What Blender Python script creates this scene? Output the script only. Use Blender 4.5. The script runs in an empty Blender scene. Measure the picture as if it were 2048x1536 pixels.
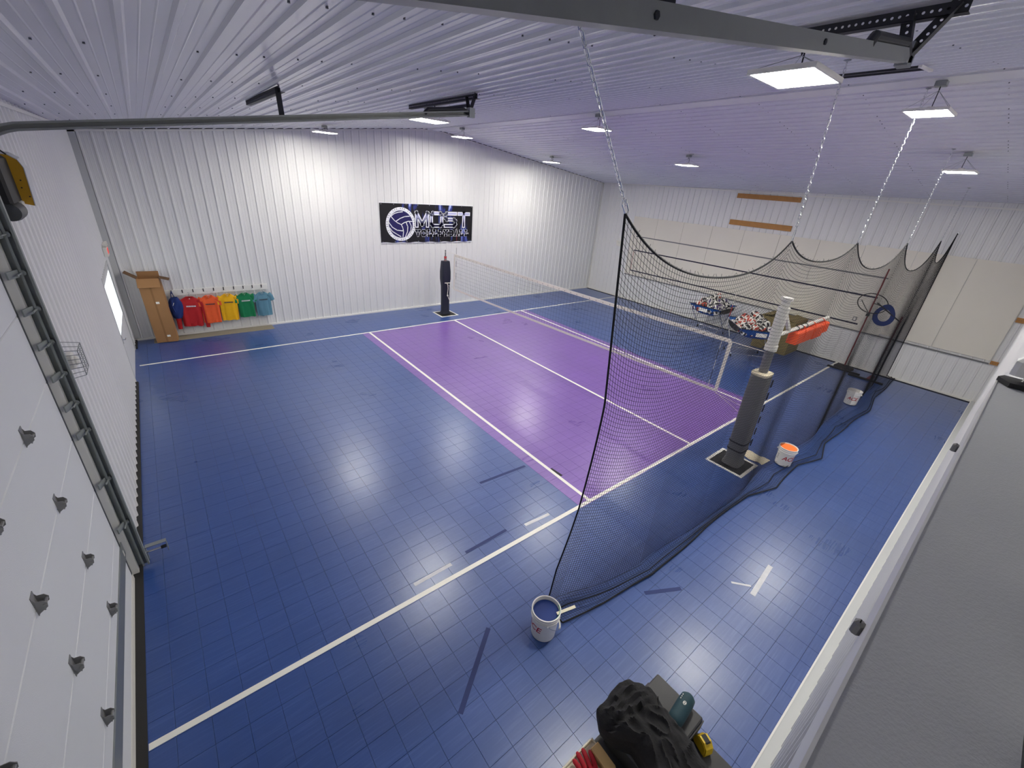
import bpy, bmesh, math, random
import numpy as np
from mathutils import Matrix, Vector, noise

random.seed(7)
sc = bpy.context.scene
COL = sc.collection
PI = math.pi

# ------------------------------------------------------------------ camera
FPX = 841.58
CA, CB, CC = -0.70667, 1.12708, 0.08378
CPOS = Vector((-7.467, -3.105, 4.421))
CROT = Matrix.Rotation(CA, 3, 'Z') @ Matrix.Rotation(CB, 3, 'X') @ Matrix.Rotation(CC, 3, 'Z')
cam_data = bpy.data.cameras.new('camera')
cam_data.sensor_fit = 'HORIZONTAL'
cam_data.sensor_width = 36.0
cam_data.lens = FPX / 2048.0 * 36.0
cam_data.clip_start = 0.02
cam = bpy.data.objects.new('camera', cam_data)
cam.matrix_world = Matrix.Translation(CPOS) @ CROT.to_4x4()
COL.objects.link(cam)
sc.camera = cam

# ------------------------------------------------------------------ world and exposure
world = bpy.data.worlds.new('world')
sc.world = world
world.use_nodes = True
world.node_tree.nodes['Background'].inputs[0].default_value = (0.75, 0.85, 1.0, 1)
world.node_tree.nodes['Background'].inputs[1].default_value = 0.6
sc.view_settings.view_transform = 'Standard'
sc.view_settings.look = 'None'
sc.view_settings.gamma = 1.0
sc.view_settings.use_curve_mapping = False
sc.view_settings.exposure = 0.0
LAMP = 165.0            # radiance of the nine LED lamps

# ------------------------------------------------------------------ room numbers (metres)
XL, XR = -8.47, 8.95
YN, YF = -3.26, 10.9
XRIDGE, ZE, ZR = 0.24, 4.82, 5.89
SLOPE = (ZR - ZE) / (XRIDGE - XL)
def cz(x, y=4.0):
    return min(ZR - SLOPE * abs(x - XRIDGE), ZR - 0.05) + 0.10 - 0.0115 * (y + 3.26)

def ray(px, py):
    return CROT @ Vector(((px - 1024) / FPX, -(py - 768) / FPX, -1.0))
def at(px, py, axis, value):
    d = ray(px, py)
    t = (value - CPOS[axis]) / d[axis]
    return CPOS + d * t
def project(p):
    d = CROT.transposed() @ (Vector(p) - CPOS)
    if d.z > -0.05:
        return None
    return (1024 + FPX * d.x / -d.z, 768 - FPX * d.y / -d.z)

# ------------------------------------------------------------------ materials
MATS = {}
def srgb(r, g, b):
    f = lambda c: (c / 255 / 12.92) if c / 255 <= 0.04045 else ((c / 255 + 0.055) / 1.055) ** 2.4
    return (f(r), f(g), f(b), 1)
def mat(name, col, rough=0.5, metal=0.0, spec=0.5, noise_scale=None, noise_amt=0.12, bump=0.0, bump_scale=80.0,
        trans=0.0, alpha=1.0, emit=None, emit_s=0.0, rough_var=0.0):
    m = bpy.data.materials.new(name)
    m.use_nodes = True
    nt = m.node_tree
    b = nt.nodes['Principled BSDF']
    b.inputs['Base Color'].default_value = col
    b.inputs['Roughness'].default_value = rough
    b.inputs['Metallic'].default_value = metal
    b.inputs['Specular IOR Level'].default_value = spec
    b.inputs['Transmission Weight'].default_value = trans
    b.inputs['Alpha'].default_value = alpha
    if emit:
        b.inputs['Emission Color'].default_value = emit
        b.inputs['Emission Strength'].default_value = emit_s
    tc = nt.nodes.new('ShaderNodeTexCoord')
    if noise_scale:
        n = nt.nodes.new('ShaderNodeTexNoise')
        n.inputs['Scale'].default_value = noise_scale
        n.inputs['Detail'].default_value = 4
        nt.links.new(tc.outputs['Object'], n.inputs['Vector'])
        mx = nt.nodes.new('ShaderNodeMix'); mx.data_type = 'RGBA'
        lo = tuple(c * (1 - noise_amt) for c in col[:3]) + (1,)
        hi = tuple(min(1, c * (1 + noise_amt)) for c in col[:3]) + (1,)
        mx.inputs[6].default_value = lo; mx.inputs[7].default_value = hi
        nt.links.new(n.outputs['Fac'], mx.inputs[0])
        nt.links.new(mx.outputs[2], b.inputs['Base Color'])
        if rough_var:
            mr = nt.nodes.new('ShaderNodeMapRange')
            mr.inputs['To Min'].default_value = max(0.02, rough - rough_var)
            mr.inputs['To Max'].default_value = min(1, rough + rough_var)
            nt.links.new(n.outputs['Fac'], mr.inputs['Value'])
            nt.links.new(mr.outputs[0], b.inputs['Roughness'])
    if bump:
        n2 = nt.nodes.new('ShaderNodeTexNoise')
        n2.inputs['Scale'].default_value = bump_scale
        n2.inputs['Detail'].default_value = 3
        nt.links.new(tc.outputs['Object'], n2.inputs['Vector'])
        bp = nt.nodes.new('ShaderNodeBump')
        bp.inputs['Strength'].default_value = bump
        bp.inputs['Distance'].default_value = 0.01
        nt.links.new(n2.outputs['Fac'], bp.inputs['Height'])
        nt.links.new(bp.outputs[0], b.inputs['Normal'])
    MATS[name] = m
    return m

def floor_mat(name, col, seed):
    """Glossy sport tile with fine straight scuffs running in all directions (wear)."""
    m = bpy.data.materials.new(name); m.use_nodes = True
    nt = m.node_tree; L = nt.links; N = nt.nodes
    b = N['Principled BSDF']
    geo = N.new('ShaderNodeNewGeometry')
    big = N.new('ShaderNodeTexNoise'); big.inputs['Scale'].default_value = 0.8; big.inputs['Detail'].default_value = 2
    L.new(geo.outputs['Position'], big.inputs['Vector'])
    prev = None
    for i, (ang, sx, sy) in enumerate(((0.35, 1.6, 38), (1.05, 2.2, 46), (1.9, 1.5, 40), (2.55, 2.4, 52))):
        mp = N.new('ShaderNodeMapping'); mp.inputs['Rotation'].default_value = (0, 0, ang + seed)
        mp.inputs['Location'].default_value = (3.1 * i, 1.7 * i, 0)
        mp.inputs['Scale'].default_value = (sx, sy, 1)
        L.new(geo.outputs['Position'], mp.inputs['Vector'])
        ns = N.new('ShaderNodeTexNoise'); ns.inputs['Scale'].default_value = 1.0; ns.inputs['Detail'].default_value = 1.5
        L.new(mp.outputs[0], ns.inputs['Vector'])
        rp = N.new('ShaderNodeMapRange'); rp.inputs['From Min'].default_value = 0.56; rp.inputs['From Max'].default_value = 0.76
        L.new(ns.outputs['Fac'], rp.inputs['Value'])
        # every direction has its own patches
        pn = N.new('ShaderNodeTexNoise'); pn.inputs['Scale'].default_value = 1.6; pn.inputs['Detail'].default_value = 2
        of = N.new('ShaderNodeVectorMath'); of.operation = 'ADD'; of.inputs[1].default_value = (7.0 * i + 3, 5.0 * i, 2.0 * i)
        L.new(geo.outputs['Position'], of.inputs[0]); L.new(of.outputs[0], pn.inputs['Vector'])
        pr_ = N.new('ShaderNodeMapRange'); pr_.inputs['To Min'].default_value = 0.3; pr_.inputs['From Min'].default_value = 0.32; pr_.inputs['From Max'].default_value = 0.72
        L.new(pn.outputs['Fac'], pr_.inputs['Value'])
        ml = N.new('ShaderNodeMath'); ml.operation = 'MULTIPLY'
        L.new(rp.outputs[0], ml.inputs[0]); L.new(pr_.outputs[0], ml.inputs[1])
        if prev is None:
            prev = ml.outputs[0]
        else:
            mxm = N.new('ShaderNodeMath'); mxm.operation = 'MAXIMUM'
            L.new(prev, mxm.inputs[0]); L.new(ml.outputs[0], mxm.inputs[1]); prev = mxm.outputs[0]
    mx = N.new('ShaderNodeMix'); mx.data_type = 'RGBA'
    mx.inputs[6].default_value = col
    mx.inputs[7].default_value = tuple(min(1, c * 1.5 + 0.05) for c in col[:3]) + (1,)
    sc_ = N.new('ShaderNodeMath'); sc_.operation = 'MULTIPLY'; sc_.inputs[1].default_value = 0.42
    L.new(prev, sc_.inputs[0]); L.new(sc_.outputs[0], mx.inputs[0])
    mx2 = N.new('ShaderNodeMix'); mx2.data_type = 'RGBA'; mx2.blend_type = 'MULTIPLY'; mx2.inputs[0].default_value = 1.0
    mr = N.new('ShaderNodeMapRange'); mr.inputs['From Min'].default_value = 0.3; mr.inputs['From Max'].default_value = 0.7
    mr.inputs['To Min'].default_value = 0.93; mr.inputs['To Max'].default_value = 1.07
    L.new(big.outputs['Fac'], mr.inputs['Value'])
    cmb = N.new('ShaderNodeCombineColor')
    for k in range(3): L.new(mr.outputs[0], cmb.inputs[k])
    L.new(mx.outputs[2], mx2.inputs[6]); L.new(cmb.outputs[0], mx2.inputs[7])
    L.new(mx2.outputs[2], b.inputs['Base Color'])
    # worn patches are duller, scratches too
    rs = N.new('ShaderNodeMath'); rs.operation = 'MULTIPLY_ADD'; rs.inputs[1].default_value = 0.07
    rb = N.new('ShaderNodeMapRange'); rb.inputs['From Min'].default_value = 0.3; rb.inputs['From Max'].default_value = 0.7
    rb.inputs['To Min'].default_value = 0.27; rb.inputs['To Max'].default_value = 0.31
    L.new(big.outputs['Fac'], rb.inputs['Value'])
    L.new(prev, rs.inputs[0]); L.new(rb.outputs[0], rs.inputs[2]); L.new(rs.outputs[0], b.inputs['Roughness'])
    b.inputs['Specular IOR Level'].default_value = 0.6
    b.inputs['Coat Weight'].default_value = 0.85
    b.inputs['Coat Roughness'].default_value = 0.48
    fine = N.new('ShaderNodeTexNoise'); fine.inputs['Scale'].default_value = 14; fine.inputs['Detail'].default_value = 5
    L.new(geo.outputs['Position'], fine.inputs['Vector'])
    hs = N.new('ShaderNodeMath'); hs.operation = 'MULTIPLY_ADD'; hs.inputs[1].default_value = 0.0
    L.new(prev, hs.inputs[0]); L.new(fine.outputs['Fac'], hs.inputs[2])
    bp = N.new('ShaderNodeBump'); bp.inputs['Strength'].default_value = 0.13; bp.inputs['Distance'].default_value = 0.01
    L.new(hs.outputs[0], bp.inputs['Height']); L.new(bp.outputs[0], b.inputs['Normal'])
    MATS[name] = m
    return m

M = MATS
floor_mat('tile_blue', srgb(28, 67, 134), 0.0)
floor_mat('tile_purple', srgb(112, 74, 160), 0.7)
mat('joint', srgb(14, 20, 44), 0.8)
mat('white_metal', srgb(226, 226, 226), 0.34, spec=0.5, noise_scale=1.5, noise_amt=0.02)
mat('ceiling_metal', srgb(222, 222, 228), 0.26, spec=0.6, noise_scale=1.2, noise_amt=0.02)
mat('white_trim', srgb(232, 231, 226), 0.45, noise_scale=3, noise_amt=0.03)
mat('line_white', srgb(238, 236, 226), 0.5, noise_scale=6, noise_amt=0.05)
mat('drywall', srgb(226, 221, 210), 0.75, noise_scale=1.3, noise_amt=0.04)
mat('door_white', srgb(214, 216, 218), 0.6, noise_scale=2, noise_amt=0.02, bump=0.25, bump_scale=140)
mat('galv', srgb(150, 155, 155), 0.45, metal=0.75, noise_scale=14, noise_amt=0.15, rough_var=0.1)
mat('steel_dark', srgb(92, 95, 99), 0.5, metal=0.6, noise_scale=10, noise_amt=0.12)
mat('hinge_grey', srgb(132, 132, 132), 0.45, metal=0.2, noise_scale=10, noise_amt=0.12)
mat('rail_grey', srgb(136, 142, 140), 0.5, metal=0.1, noise_scale=10, noise_amt=0.12)
mat('track_grey', srgb(140, 143, 142), 0.42, metal=0.25, noise_scale=14, noise_amt=0.15, rough_var=0.1)
mat('steel_black', srgb(52, 53, 57), 0.55, metal=0.4, noise_scale=10, noise_amt=0.15)
mat('chrome', srgb(215, 217, 220), 0.22, metal=1.0, noise_scale=9, noise_amt=0.06)
mat('black', srgb(22, 22, 25), 0.6, noise_scale=8, noise_amt=0.2)
mat('rubber', srgb(38, 38, 38), 0.8, noise_scale=5, noise_amt=0.2)
mat('net_black', srgb(14, 15, 20), 0.85, noise_scale=5, noise_amt=0.2)
mat('net_grey', srgb(50, 50, 54), 0.85, noise_scale=5, noise_amt=0.2)
mat('tape_white', srgb(232, 226, 214), 0.7, noise_scale=12, noise_amt=0.08)
mat('navy_pad', srgb(26, 30, 48), 0.5, noise_scale=4, noise_amt=0.15)
mat('grey_pad', srgb(102, 102, 102), 0.55, noise_scale=5, noise_amt=0.1, bump=0.25, bump_scale=14)
mat('foam', srgb(222, 212, 186), 0.9, noise_scale=20, noise_amt=0.06)
mat('pole_white', srgb(214, 212, 206), 0.55, noise_scale=9, noise_amt=0.06)
mat('pole_grey', srgb(120, 120, 122), 0.45, metal=0.3, noise_scale=9, noise_amt=0.08)
mat('red', srgb(176, 30, 38), 0.5, noise_scale=8, noise_amt=0.1)
mat('dark_red', srgb(120, 24, 28), 0.5, noise_scale=8, noise_amt=0.1)
mat('orange_pad', srgb(232, 84, 34), 0.6, noise_scale=6, noise_amt=0.1)
mat('bucket', srgb(232, 230, 226), 0.35, noise_scale=6, noise_amt=0.03)
mat('bucket_red', srgb(178, 22, 40), 0.4, noise_scale=9, noise_amt=0.06)
mat('print_grey', srgb(60, 60, 66), 0.6, noise_scale=9, noise_amt=0.1)
mat('blue_fill', srgb(10, 48, 120), 0.6, noise_scale=7, noise_amt=0.2)
mat('orange_fill', srgb(250, 122, 48), 0.5, noise_scale=7, noise_amt=0.05)
mat('green_film', srgb(40, 150, 90), 0.4, noise_scale=7, noise_amt=0.1)
mat('cardboard', srgb(160, 118, 76), 0.85, noise_scale=5, noise_amt=0.08)
mat('cardboard_seam', srgb(142, 104, 66), 0.9, noise_scale=5, noise_amt=0.1)
mat('cardboard_dark', srgb(104, 78, 52), 0.9, noise_scale=5, noise_amt=0.1)
mat('olive_box', srgb(132, 118, 78), 0.85, noise_scale=3, noise_amt=0.1)
mat('label_white', srgb(240, 238, 230), 0.6, noise_scale=10, noise_amt=0.02)
mat('mat_tan', srgb(140, 132, 116), 0.95, noise_scale=60, noise_amt=0.15, bump=0.4, bump_scale=200)
mat('wood', srgb(176, 124, 66), 0.6, noise_scale=7, noise_amt=0.2)
mat('wood_pale', srgb(214, 178, 120), 0.6, noise_scale=9, noise_amt=0.12)
mat('line_grey', srgb(116, 116, 118), 0.7, noise_scale=8, noise_amt=0.06)
mat('line_navy', srgb(24, 22, 52), 0.7, noise_scale=8, noise_amt=0.1)
mat('cart_blue', srgb(26, 92, 170), 0.55, noise_scale=6, noise_amt=0.12, bump=0.3, bump_scale=30)
mat('ball_white', srgb(236, 234, 226), 0.45, noise_scale=20, noise_amt=0.03)
mat('ball_black', srgb(34, 34, 40), 0.45, noise_scale=20, noise_amt=0.1)
mat('ball_red', srgb(190, 76, 60), 0.45, noise_scale=20, noise_amt=0.08)
mat('ball_purple', srgb(70, 50, 104), 0.45, noise_scale=20, noise_amt=0.08)
mat('yellow', srgb(232, 196, 36), 0.4, noise_scale=9, noise_amt=0.05)
mat('opener_yellow', srgb(196, 148, 26), 0.5, noise_scale=9, noise_amt=0.12)
mat('motor_grey', srgb(78, 80, 82), 0.5, metal=0.3, noise_scale=9, noise_amt=0.12)
mat('teal_dark', srgb(24, 62, 72), 0.7, noise_scale=120, noise_amt=0.2)
mat('jacket', srgb(24, 24, 27), 0.85, noise_scale=30, noise_amt=0.2, bump=0.3, bump_scale=60)
mat('board_black', srgb(66, 66, 68), 0.6, noise_scale=9, noise_amt=0.3)
mat('glove_red', srgb(176, 24, 40), 0.8, noise_scale=30, noise_amt=0.12)
mat('cream', srgb(232, 226, 200), 0.6, noise_scale=8, noise_amt=0.06)
mat('green_tool', srgb(124, 160, 40), 0.5, noise_scale=8, noise_amt=0.1)
mat('case_grey', srgb(202, 204, 206), 0.55, noise_scale=60, noise_amt=0.03, bump=0.1, bump_scale=300)
mat('case_white', srgb(238, 238, 236), 0.4, noise_scale=6, noise_amt=0.02)
mat('plastic_white', srgb(228, 226, 218), 0.4, noise_scale=6, noise_amt=0.03)
mat('tape_navy', srgb(18, 40, 98), 0.6, noise_scale=8, noise_amt=0.15)
mat('tape_pale', srgb(208, 210, 214), 0.6, noise_scale=12, noise_amt=0.2)
mat('door_grey', srgb(196, 198, 198), 0.5, noise_scale=4, noise_amt=0.03)
mat('pane', srgb(235, 242, 245), 0.1, emit=(0.9, 0.97, 1.0, 1), emit_s=1.6)
mat('lamp_glow', (1, 1, 1, 1), 0.4, emit=(1.0, 0.965, 0.87, 1), emit_s=LAMP)
mat('lamp_case', srgb(232, 230, 224), 0.4, metal=0.0, noise_scale=9, noise_amt=0.05)
mat('exit_red', srgb(200, 60, 60), 0.5, emit=(1.0, 0.12, 0.1, 1), emit_s=0.6)
for nm, c in (('sh_navy', (24, 48, 110)), ('sh_red', (178, 28, 34)), ('sh_orange', (232, 92, 44)), ('sh_yellow', (236, 178, 12)),
              ('sh_green', (12, 122, 74)), ('sh_teal', (92, 138, 158))):
    mat(nm, srgb(*c), 0.85, noise_scale=14, noise_amt=0.08, bump=0.2, bump_scale=60)
mat('banner_white', srgb(240, 242, 248), 0.5)
mat('banner_navy', srgb(22, 16, 84), 0.5)
mat('banner_dark', srgb(16, 14, 40), 0.5)
def banner_mats():
    # printed black ground with upright blue-white flashes
    m = bpy.data.materials.new('banner_ground'); m.use_nodes = True
    nt = m.node_tree; N = nt.nodes; L = nt.links; b = N['Principled BSDF']; b.inputs['Roughness'].default_value = 0.45
    tc = N.new('ShaderNodeTexCoord')
    mp = N.new('ShaderNodeMapping'); mp.inputs['Scale'].default_value = (3.2, 1, 0.7)
    L.new(tc.outputs['Object'], mp.inputs['Vector'])
    n = N.new('ShaderNodeTexNoise'); n.inputs['Scale'].default_value = 1.2; n.inputs['Detail'].default_value = 3; n.inputs['Distortion'].default_value = 0.6
    L.new(mp.outputs[0], n.inputs['Vector'])
    cr = N.new('ShaderNodeValToRGB')
    e = cr.color_ramp.elements
    e[0].position = 0.56; e[0].color = srgb(12, 11, 18)
    e[1].position = 0.74; e[1].color = srgb(190, 205, 250)
    k = e.new(0.66); k.color = srgb(52, 66, 150)
    L.new(n.outputs['Fac'], cr.inputs[0]); L.new(cr.outputs[0], b.inputs['Base Color'])
    MATS['banner_ground'] = m
    # two-tone lettering: pale lavender above, deep navy below
    m = bpy.data.materials.new('banner_letter'); m.use_nodes = True
    nt = m.node_tree; N = nt.nodes; L = nt.links; b = N['Principled BSDF']; b.inputs['Roughness'].default_value = 0.45
    tc = N.new('ShaderNodeTexCoord'); sp = N.new('ShaderNodeSeparateXYZ'); L.new(tc.outputs['Object'], sp.inputs[0])
    mr = N.new('ShaderNodeMapRange'); mr.inputs['From Min'].default_value = -0.1; mr.inputs['From Max'].default_value = 0.38
    L.new(sp.outputs['Z'], mr.inputs['Value'])
    cr = N.new('ShaderNodeValToRGB'); e = cr.color_ramp.elements
    e[0].position = 0.25; e[0].color = srgb(20, 18, 60)
    e[1].position = 0.75; e[1].color = srgb(186, 190, 226)
    L.new(mr.outputs[0], cr.inputs[0]); L.new(cr.outputs[0], b.inputs['Base Color'])
    MATS['banner_letter'] = m
banner_mats()

# ------------------------------------------------------------------ mesh builder
class MB:
    def __init__(s):
        s.v = []; s.f = []; s.m = []
    def add(s, vs, fs, mi=0):
        o = len(s.v)
        s.v.extend([tuple(p) for p in vs])
        for q in fs:
            s.f.append([i + o for i in q]); s.m.append(mi)
        return s
    def box(s, x0, x1, y0, y1, z0, z1, mi=0):
        v = [(x0,y0,z0),(x1,y0,z0),(x1,y1,z0),(x0,y1,z0),(x0,y0,z1),(x1,y0,z1),(x1,y1,z1),(x0,y1,z1)]
        return s.add(v, [(0,3,2,1),(4,5,6,7),(0,1,5,4),(1,2,6,5),(2,3,7,6),(3,0,4,7)], mi)
    def cbox(s, x0, x1, y0, y1, z0, z1, c=0.005, mi=0):
        """box with chamfered vertical and top edges"""
        ring = lambda d, z: [(x0+d,y0+d*2,z),(x0+d*2,y0+d,z),(x1-d*2,y0+d,z),(x1-d,y0+d*2,z),(x1-d,y1-d*2,z),(x1-d*2,y1-d,z),(x0+d*2,y1-d,z),(x0+d,y1-d*2,z)]
        R = [[(x0,y0+c,z0),(x0+c,y0,z0),(x1-c,y0,z0),(x1,y0+c,z0),(x1,y1-c,z0),(x1-c,y1,z0),(x0+c,y1,z0),(x0,y1-c,z0)]]
        R.append([(p[0],p[1],z1-c) for p in R[0]])
        R.append(ring(c, z1))
        return s.rings(R, True, True, mi)
    def rings(s, R, cap0=True, cap1=True, mi=0, closed=False):
        n = len(R[0]); vs = [p for r in R for p in r]; fs = []
        k = len(R)
        for i in range(k if closed else k - 1):
            a = i * n; b = ((i + 1) % k) * n
            for j in range(n):
                fs.append((a + j, a + (j+1) % n, b + (j+1) % n, b + j))
        if not closed:
            if cap0: fs.append(tuple(reversed(range(n))))
            if cap1: fs.append(tuple(range((k-1)*n, k*n)))
        return s.add(vs, fs, mi)
    def tube(s, pts, r, n=8, closed=False, mi=0, cap=True):
        pts = [Vector(p) for p in pts]; k = len(pts)
        rr = r if isinstance(r, (list, tuple)) else [r] * k
        R = []; ref = None
        for i, p in enumerate(pts):
            if closed:
                t = pts[(i+1) % k] - pts[i-1]
            else:
                t = pts[min(i+1, k-1)] - pts[max(i-1, 0)]
            if t.length < 1e-9: t = Vector((0,0,1))
            t.normalize()
            if ref is None:
                ref = Vector((0,0,1)) if abs(t.z) < 0.9 else Vector((1,0,0))
            a = t.cross(ref)
            if a.length < 1e-6: a = t.orthogonal()
            a.normalize(); b = t.cross(a); b.normalize()
            ref = (-b) if True else ref
            ref = a.cross(t)
            R.append([tuple(p + (a * math.cos(2*PI*j/n) + b * math.sin(2*PI*j/n)) * rr[i]) for j in range(n)])
        return s.rings(R, cap, cap, mi, closed)
    def bar(s, p, q, w, h, up=(0,0,1), mi=0):
        """box beam from p to q, w across, h along up"""
        p = Vector(p); q = Vector(q); t = (q - p).normalized(); u = Vector(up)
        a = t.cross(u)
        if a.length < 1e-6: a = t.orthogonal()
        a.normalize(); b = a.cross(t).normalized()
        A = a * w / 2; B = b * h / 2
        v = [p-A-B, p+A-B, p+A+B, p-A+B, q-A-B, q+A-B, q+A+B, q-A+B]
        return s.add(v, [(0,3,2,1),(4,5,6,7),(0,1,5,4),(1,2,6,5),(2,3,7,6),(3,0,4,7)], mi)
    def lathe(s, prof, n=24, o=(0,0,0), mi=0, cap0=True, cap1=True, mtx=None):
        o = Vector(o); R = []
        for r, z in prof:
            ring = []
            for j in range(n):
                p = Vector((r*math.cos(2*PI*j/n), r*math.sin(2*PI*j/n), z))
                if mtx: p = mtx @ p
                ring.append(tuple(p + o))
            R.append(ring)
        return s.rings(R, cap0, cap1, mi)
    def prism(s, poly, fn, d0, d1, mi=0):
        """poly: 2D outline (convex or mildly concave); fn(u,v,d)->point"""
        n = len(poly)
        vs = [fn(u, v, d0) for u, v in poly] + [fn(u, v, d1) for u, v in poly]
        fs = [tuple(reversed(range(n))), tuple(range(n, 2*n))]
        for i in range(n):
            j = (i + 1) % n
            fs.append((i, j, n + j, n + i))
        return s.add(vs, fs, mi)
    def grid(s, fn, nu, nv, mi=0, closed_u=False):
        vs = [fn(i / nu, j / nv) for j in range(nv + 1) for i in range(nu + (0 if closed_u else 1))]
        w = nu if closed_u else nu + 1
        fs = []
        for j in range(nv):
            for i in range(nu):
                i2 = (i + 1) % w if closed_u else i + 1
                fs.append((j*w + i, j*w + i2, (j+1)*w + i2, (j+1)*w + i))
        return s.add(vs, fs, mi)
    def ball(s, c, r, nu=12, nv=8, mi=0, sz=(1,1,1)):
        c = Vector(c)
        R = []
        for j in range(1, nv):
            th = PI * j / nv
            R.append([tuple(c + Vector((r*sz[0]*math.sin(th)*math.cos(2*PI*i/nu), r*sz[1]*math.sin(th)*math.sin(2*PI*i/nu), -r*sz[2]*math.cos(th)))) for i in range(nu)])
        return s.rings(R, True, True, mi)
    def mesh(s, name, mats):
        me = bpy.data.meshes.new(name)
        me.from_pydata(s.v, [], s.f)
        for m in mats: me.materials.append(MATS[m])
        if len(mats) > 1:
            me.polygons.foreach_set('material_index', s.m)
        me.update()
        return me
    def build(s, name, m, parent=None, smooth=False, loc=None, rot=None, recalc=True):
        mats = [m] if isinstance(m, str) else m
        me = s.mesh(name, mats)
        if recalc:
            bm = bmesh.new(); bm.from_mesh(me)
            bmesh.ops.recalc_face_normals(bm, faces=bm.faces)
            bm.to_mesh(me); bm.free()
        if smooth:
            me.polygons.foreach_set('use_smooth', [True] * len(me.polygons))
            try: me.set_sharp_from_angle(angle=math.radians(smooth if smooth is not True else 40))
            except Exception: pass
        return link(name, me, parent, loc, rot)

def link(name, data, parent=None, loc=None, rot=None):
    o = bpy.data.objects.new(name, data)
    COL.objects.link(o)
    if parent: o.parent = parent
    if loc is not None: o.location = loc
    if rot is not None: o.rotation_euler = rot
    return o
def tag(o, label, cat, group=None, kind=None):
    o['label'] = label; o['category'] = cat
    if group: o['group'] = group
    if kind: o['kind'] = kind
    return o
def thing(name, label, cat, loc=(0,0,0), rotz=0.0, group=None):
    o = bpy.data.objects.new(name, None)
    o.empty_display_size = 0.1
    COL.objects.link(o); o.location = loc; o.rotation_euler = (0, 0, rotz)
    return tag(o, label, cat, group)
def struct(o, label=None, cat=None):
    o['kind'] = 'structure'
    if label: o['label'] = label
    if cat: o['category'] = cat
    return o
def dup(o, parent=None):
    c = o.copy(); COL.objects.link(c); c.parent = parent
    for ch in list(o.children): dup(ch, c)
    return c

# ================================================================== FLOOR
P = 0.25; GX = 0.015; GY = -0.04
fl = MB().box(XL - 0.1, XR + 0.1, YN - 0.1, YF + 0.1, -0.12, -0.012).build('floor', 'joint')
struct(fl, 'blue and purple interlocking tile court floor with white lines', 'floor')
def tile_mesh(name, m):
    h = P / 2 - 0.0009; b = 0.0011
    v = [(-h,-h,-0.014),(h,-h,-0.014),(h,h,-0.014),(-h,h,-0.014),(-h,-h,-b),(h,-h,-b),(h,h,-b),(-h,h,-b),
         (-h+b,-h+b,0),(h-b,-h+b,0),(h-b,h-b,0),(-h+b,h-b,0)]
    f = [(0,1,5,4),(1,2,6,5),(2,3,7,6),(3,0,4,7),(4,5,9,8),(5,6,10,9),(6,7,11,10),(7,4,8,11),(8,9,10,11)]
    mb = MB(); mb.add(v, f)
    return mb, mb.mesh(name, [m])
tmb, t_blue = tile_mesh('tile_blue', 'tile_blue')
_, t_purple = tile_mesh('tile_purple', 'tile_purple')
tiles = []
i0 = int(math.floor((XL - GX) / P)) - 1; i1 = int(math.ceil((XR - GX) / P))
j0 = int(math.floor((YN + 0.02 - GY) / P)); j1 = int(math.ceil((YF - GY) / P))
for i in range(i0, i1):
    for j in range(j0, j1):
        x = GX + (i + 0.5) * P; y = GY + (j + 0.5) * P
        if x - P/2 < XL - 0.03 or x + P/2 > XR + 0.05 or y - P/2 < YN - 0.05 or y + P/2 > YF + 0.06: continue
        pur = (-3.24 < x < 3.27) and (-0.05 < y < 8.97)
        q = project((x, y, 0))
        vis = q is not None and 270 < q[0] < 2048 and 0 < q[1] < 1536
        if vis and q[1] > 1340 and 1190 < q[0] < 1520 and q[0] > 1195 : vis = not (q[1] - 1345 > abs(q[0] - 1320) * 0.9)
        d = (Vector((x, y, 0)) - CPOS).length
        tiles.append((0 if vis else 1, d, x, y, pur))
tiles.sort()
fieldb = MB(); fieldp = MB()
for k, (nv, d, x, y, pur) in enumerate(tiles):
    if k < 300:
        link('tile', t_purple if pur else t_blue, fl, (x, y, 0))
    else:
        (fieldp if pur else fieldb).add([(a + x, b + y, c) for a, b, c in tmb.v], tmb.f)
for mb_, m_ in ((fieldb, 'tile_blue'), (fieldp, 'tile_purple')):
    o = mb_.build('tile_field', m_, fl, recalc=False); o['kind'] = 'stuff'
# painted lines
LW = 0.03
def court_line(x0, x1, y0, y1):
    MB().box(x0, x1, y0, y1, 0.0, 0.0016).build('court_line', 'line_white', fl)
court_line(XL + 0.055, XR - 0.04, -LW, LW)
court_line(XL + 0.08, XR - 0.04, 9 - LW, 9 + LW)
for xx in (-3, 0, 3):
    court_line(xx - LW, xx + LW, LW, 9 - LW)

# ================================================================== WALLS AND CEILING
RP = 0.2275
def rib_points(w, first=RP/2):
    pts = [(0, 0)]
    c = first
    while c < w - 0.03:
        for d in (-0.082, 0.0, 0.082):
            cc = c + d
            if d == 0.0:
                pts += [(cc-0.027, 0), (cc-0.013, 0.019), (cc+0.013, 0.019), (cc+0.027, 0)]
            elif 0.008 < cc < w - 0.008:
                pts += [(cc-0.007, 0), (cc, 0.0035), (cc+0.007, 0)]
        c += RP
    pts = [p for p in pts if p[0] <= w - 1e-6] + [(w, 0)]
    pts.sort(key=lambda p: p[0])
    return pts
def panel_strip(pts, fn, t0, t1, thick=0.004):
    """extrude the ribbed profile: fn(u, h, t) -> point; t0/t1 callables of u"""
    n = len(pts); vs = []
    for u, h in pts: vs.append(fn(u, h, t0(u)))
    for u, h in pts: vs.append(fn(u, h, t1(u)))
    mb = MB(); mb.add(vs, [(i, i+1, n+i+1, n+i) for i in range(n-1)])
    return mb
PW = RP * 4
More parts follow.
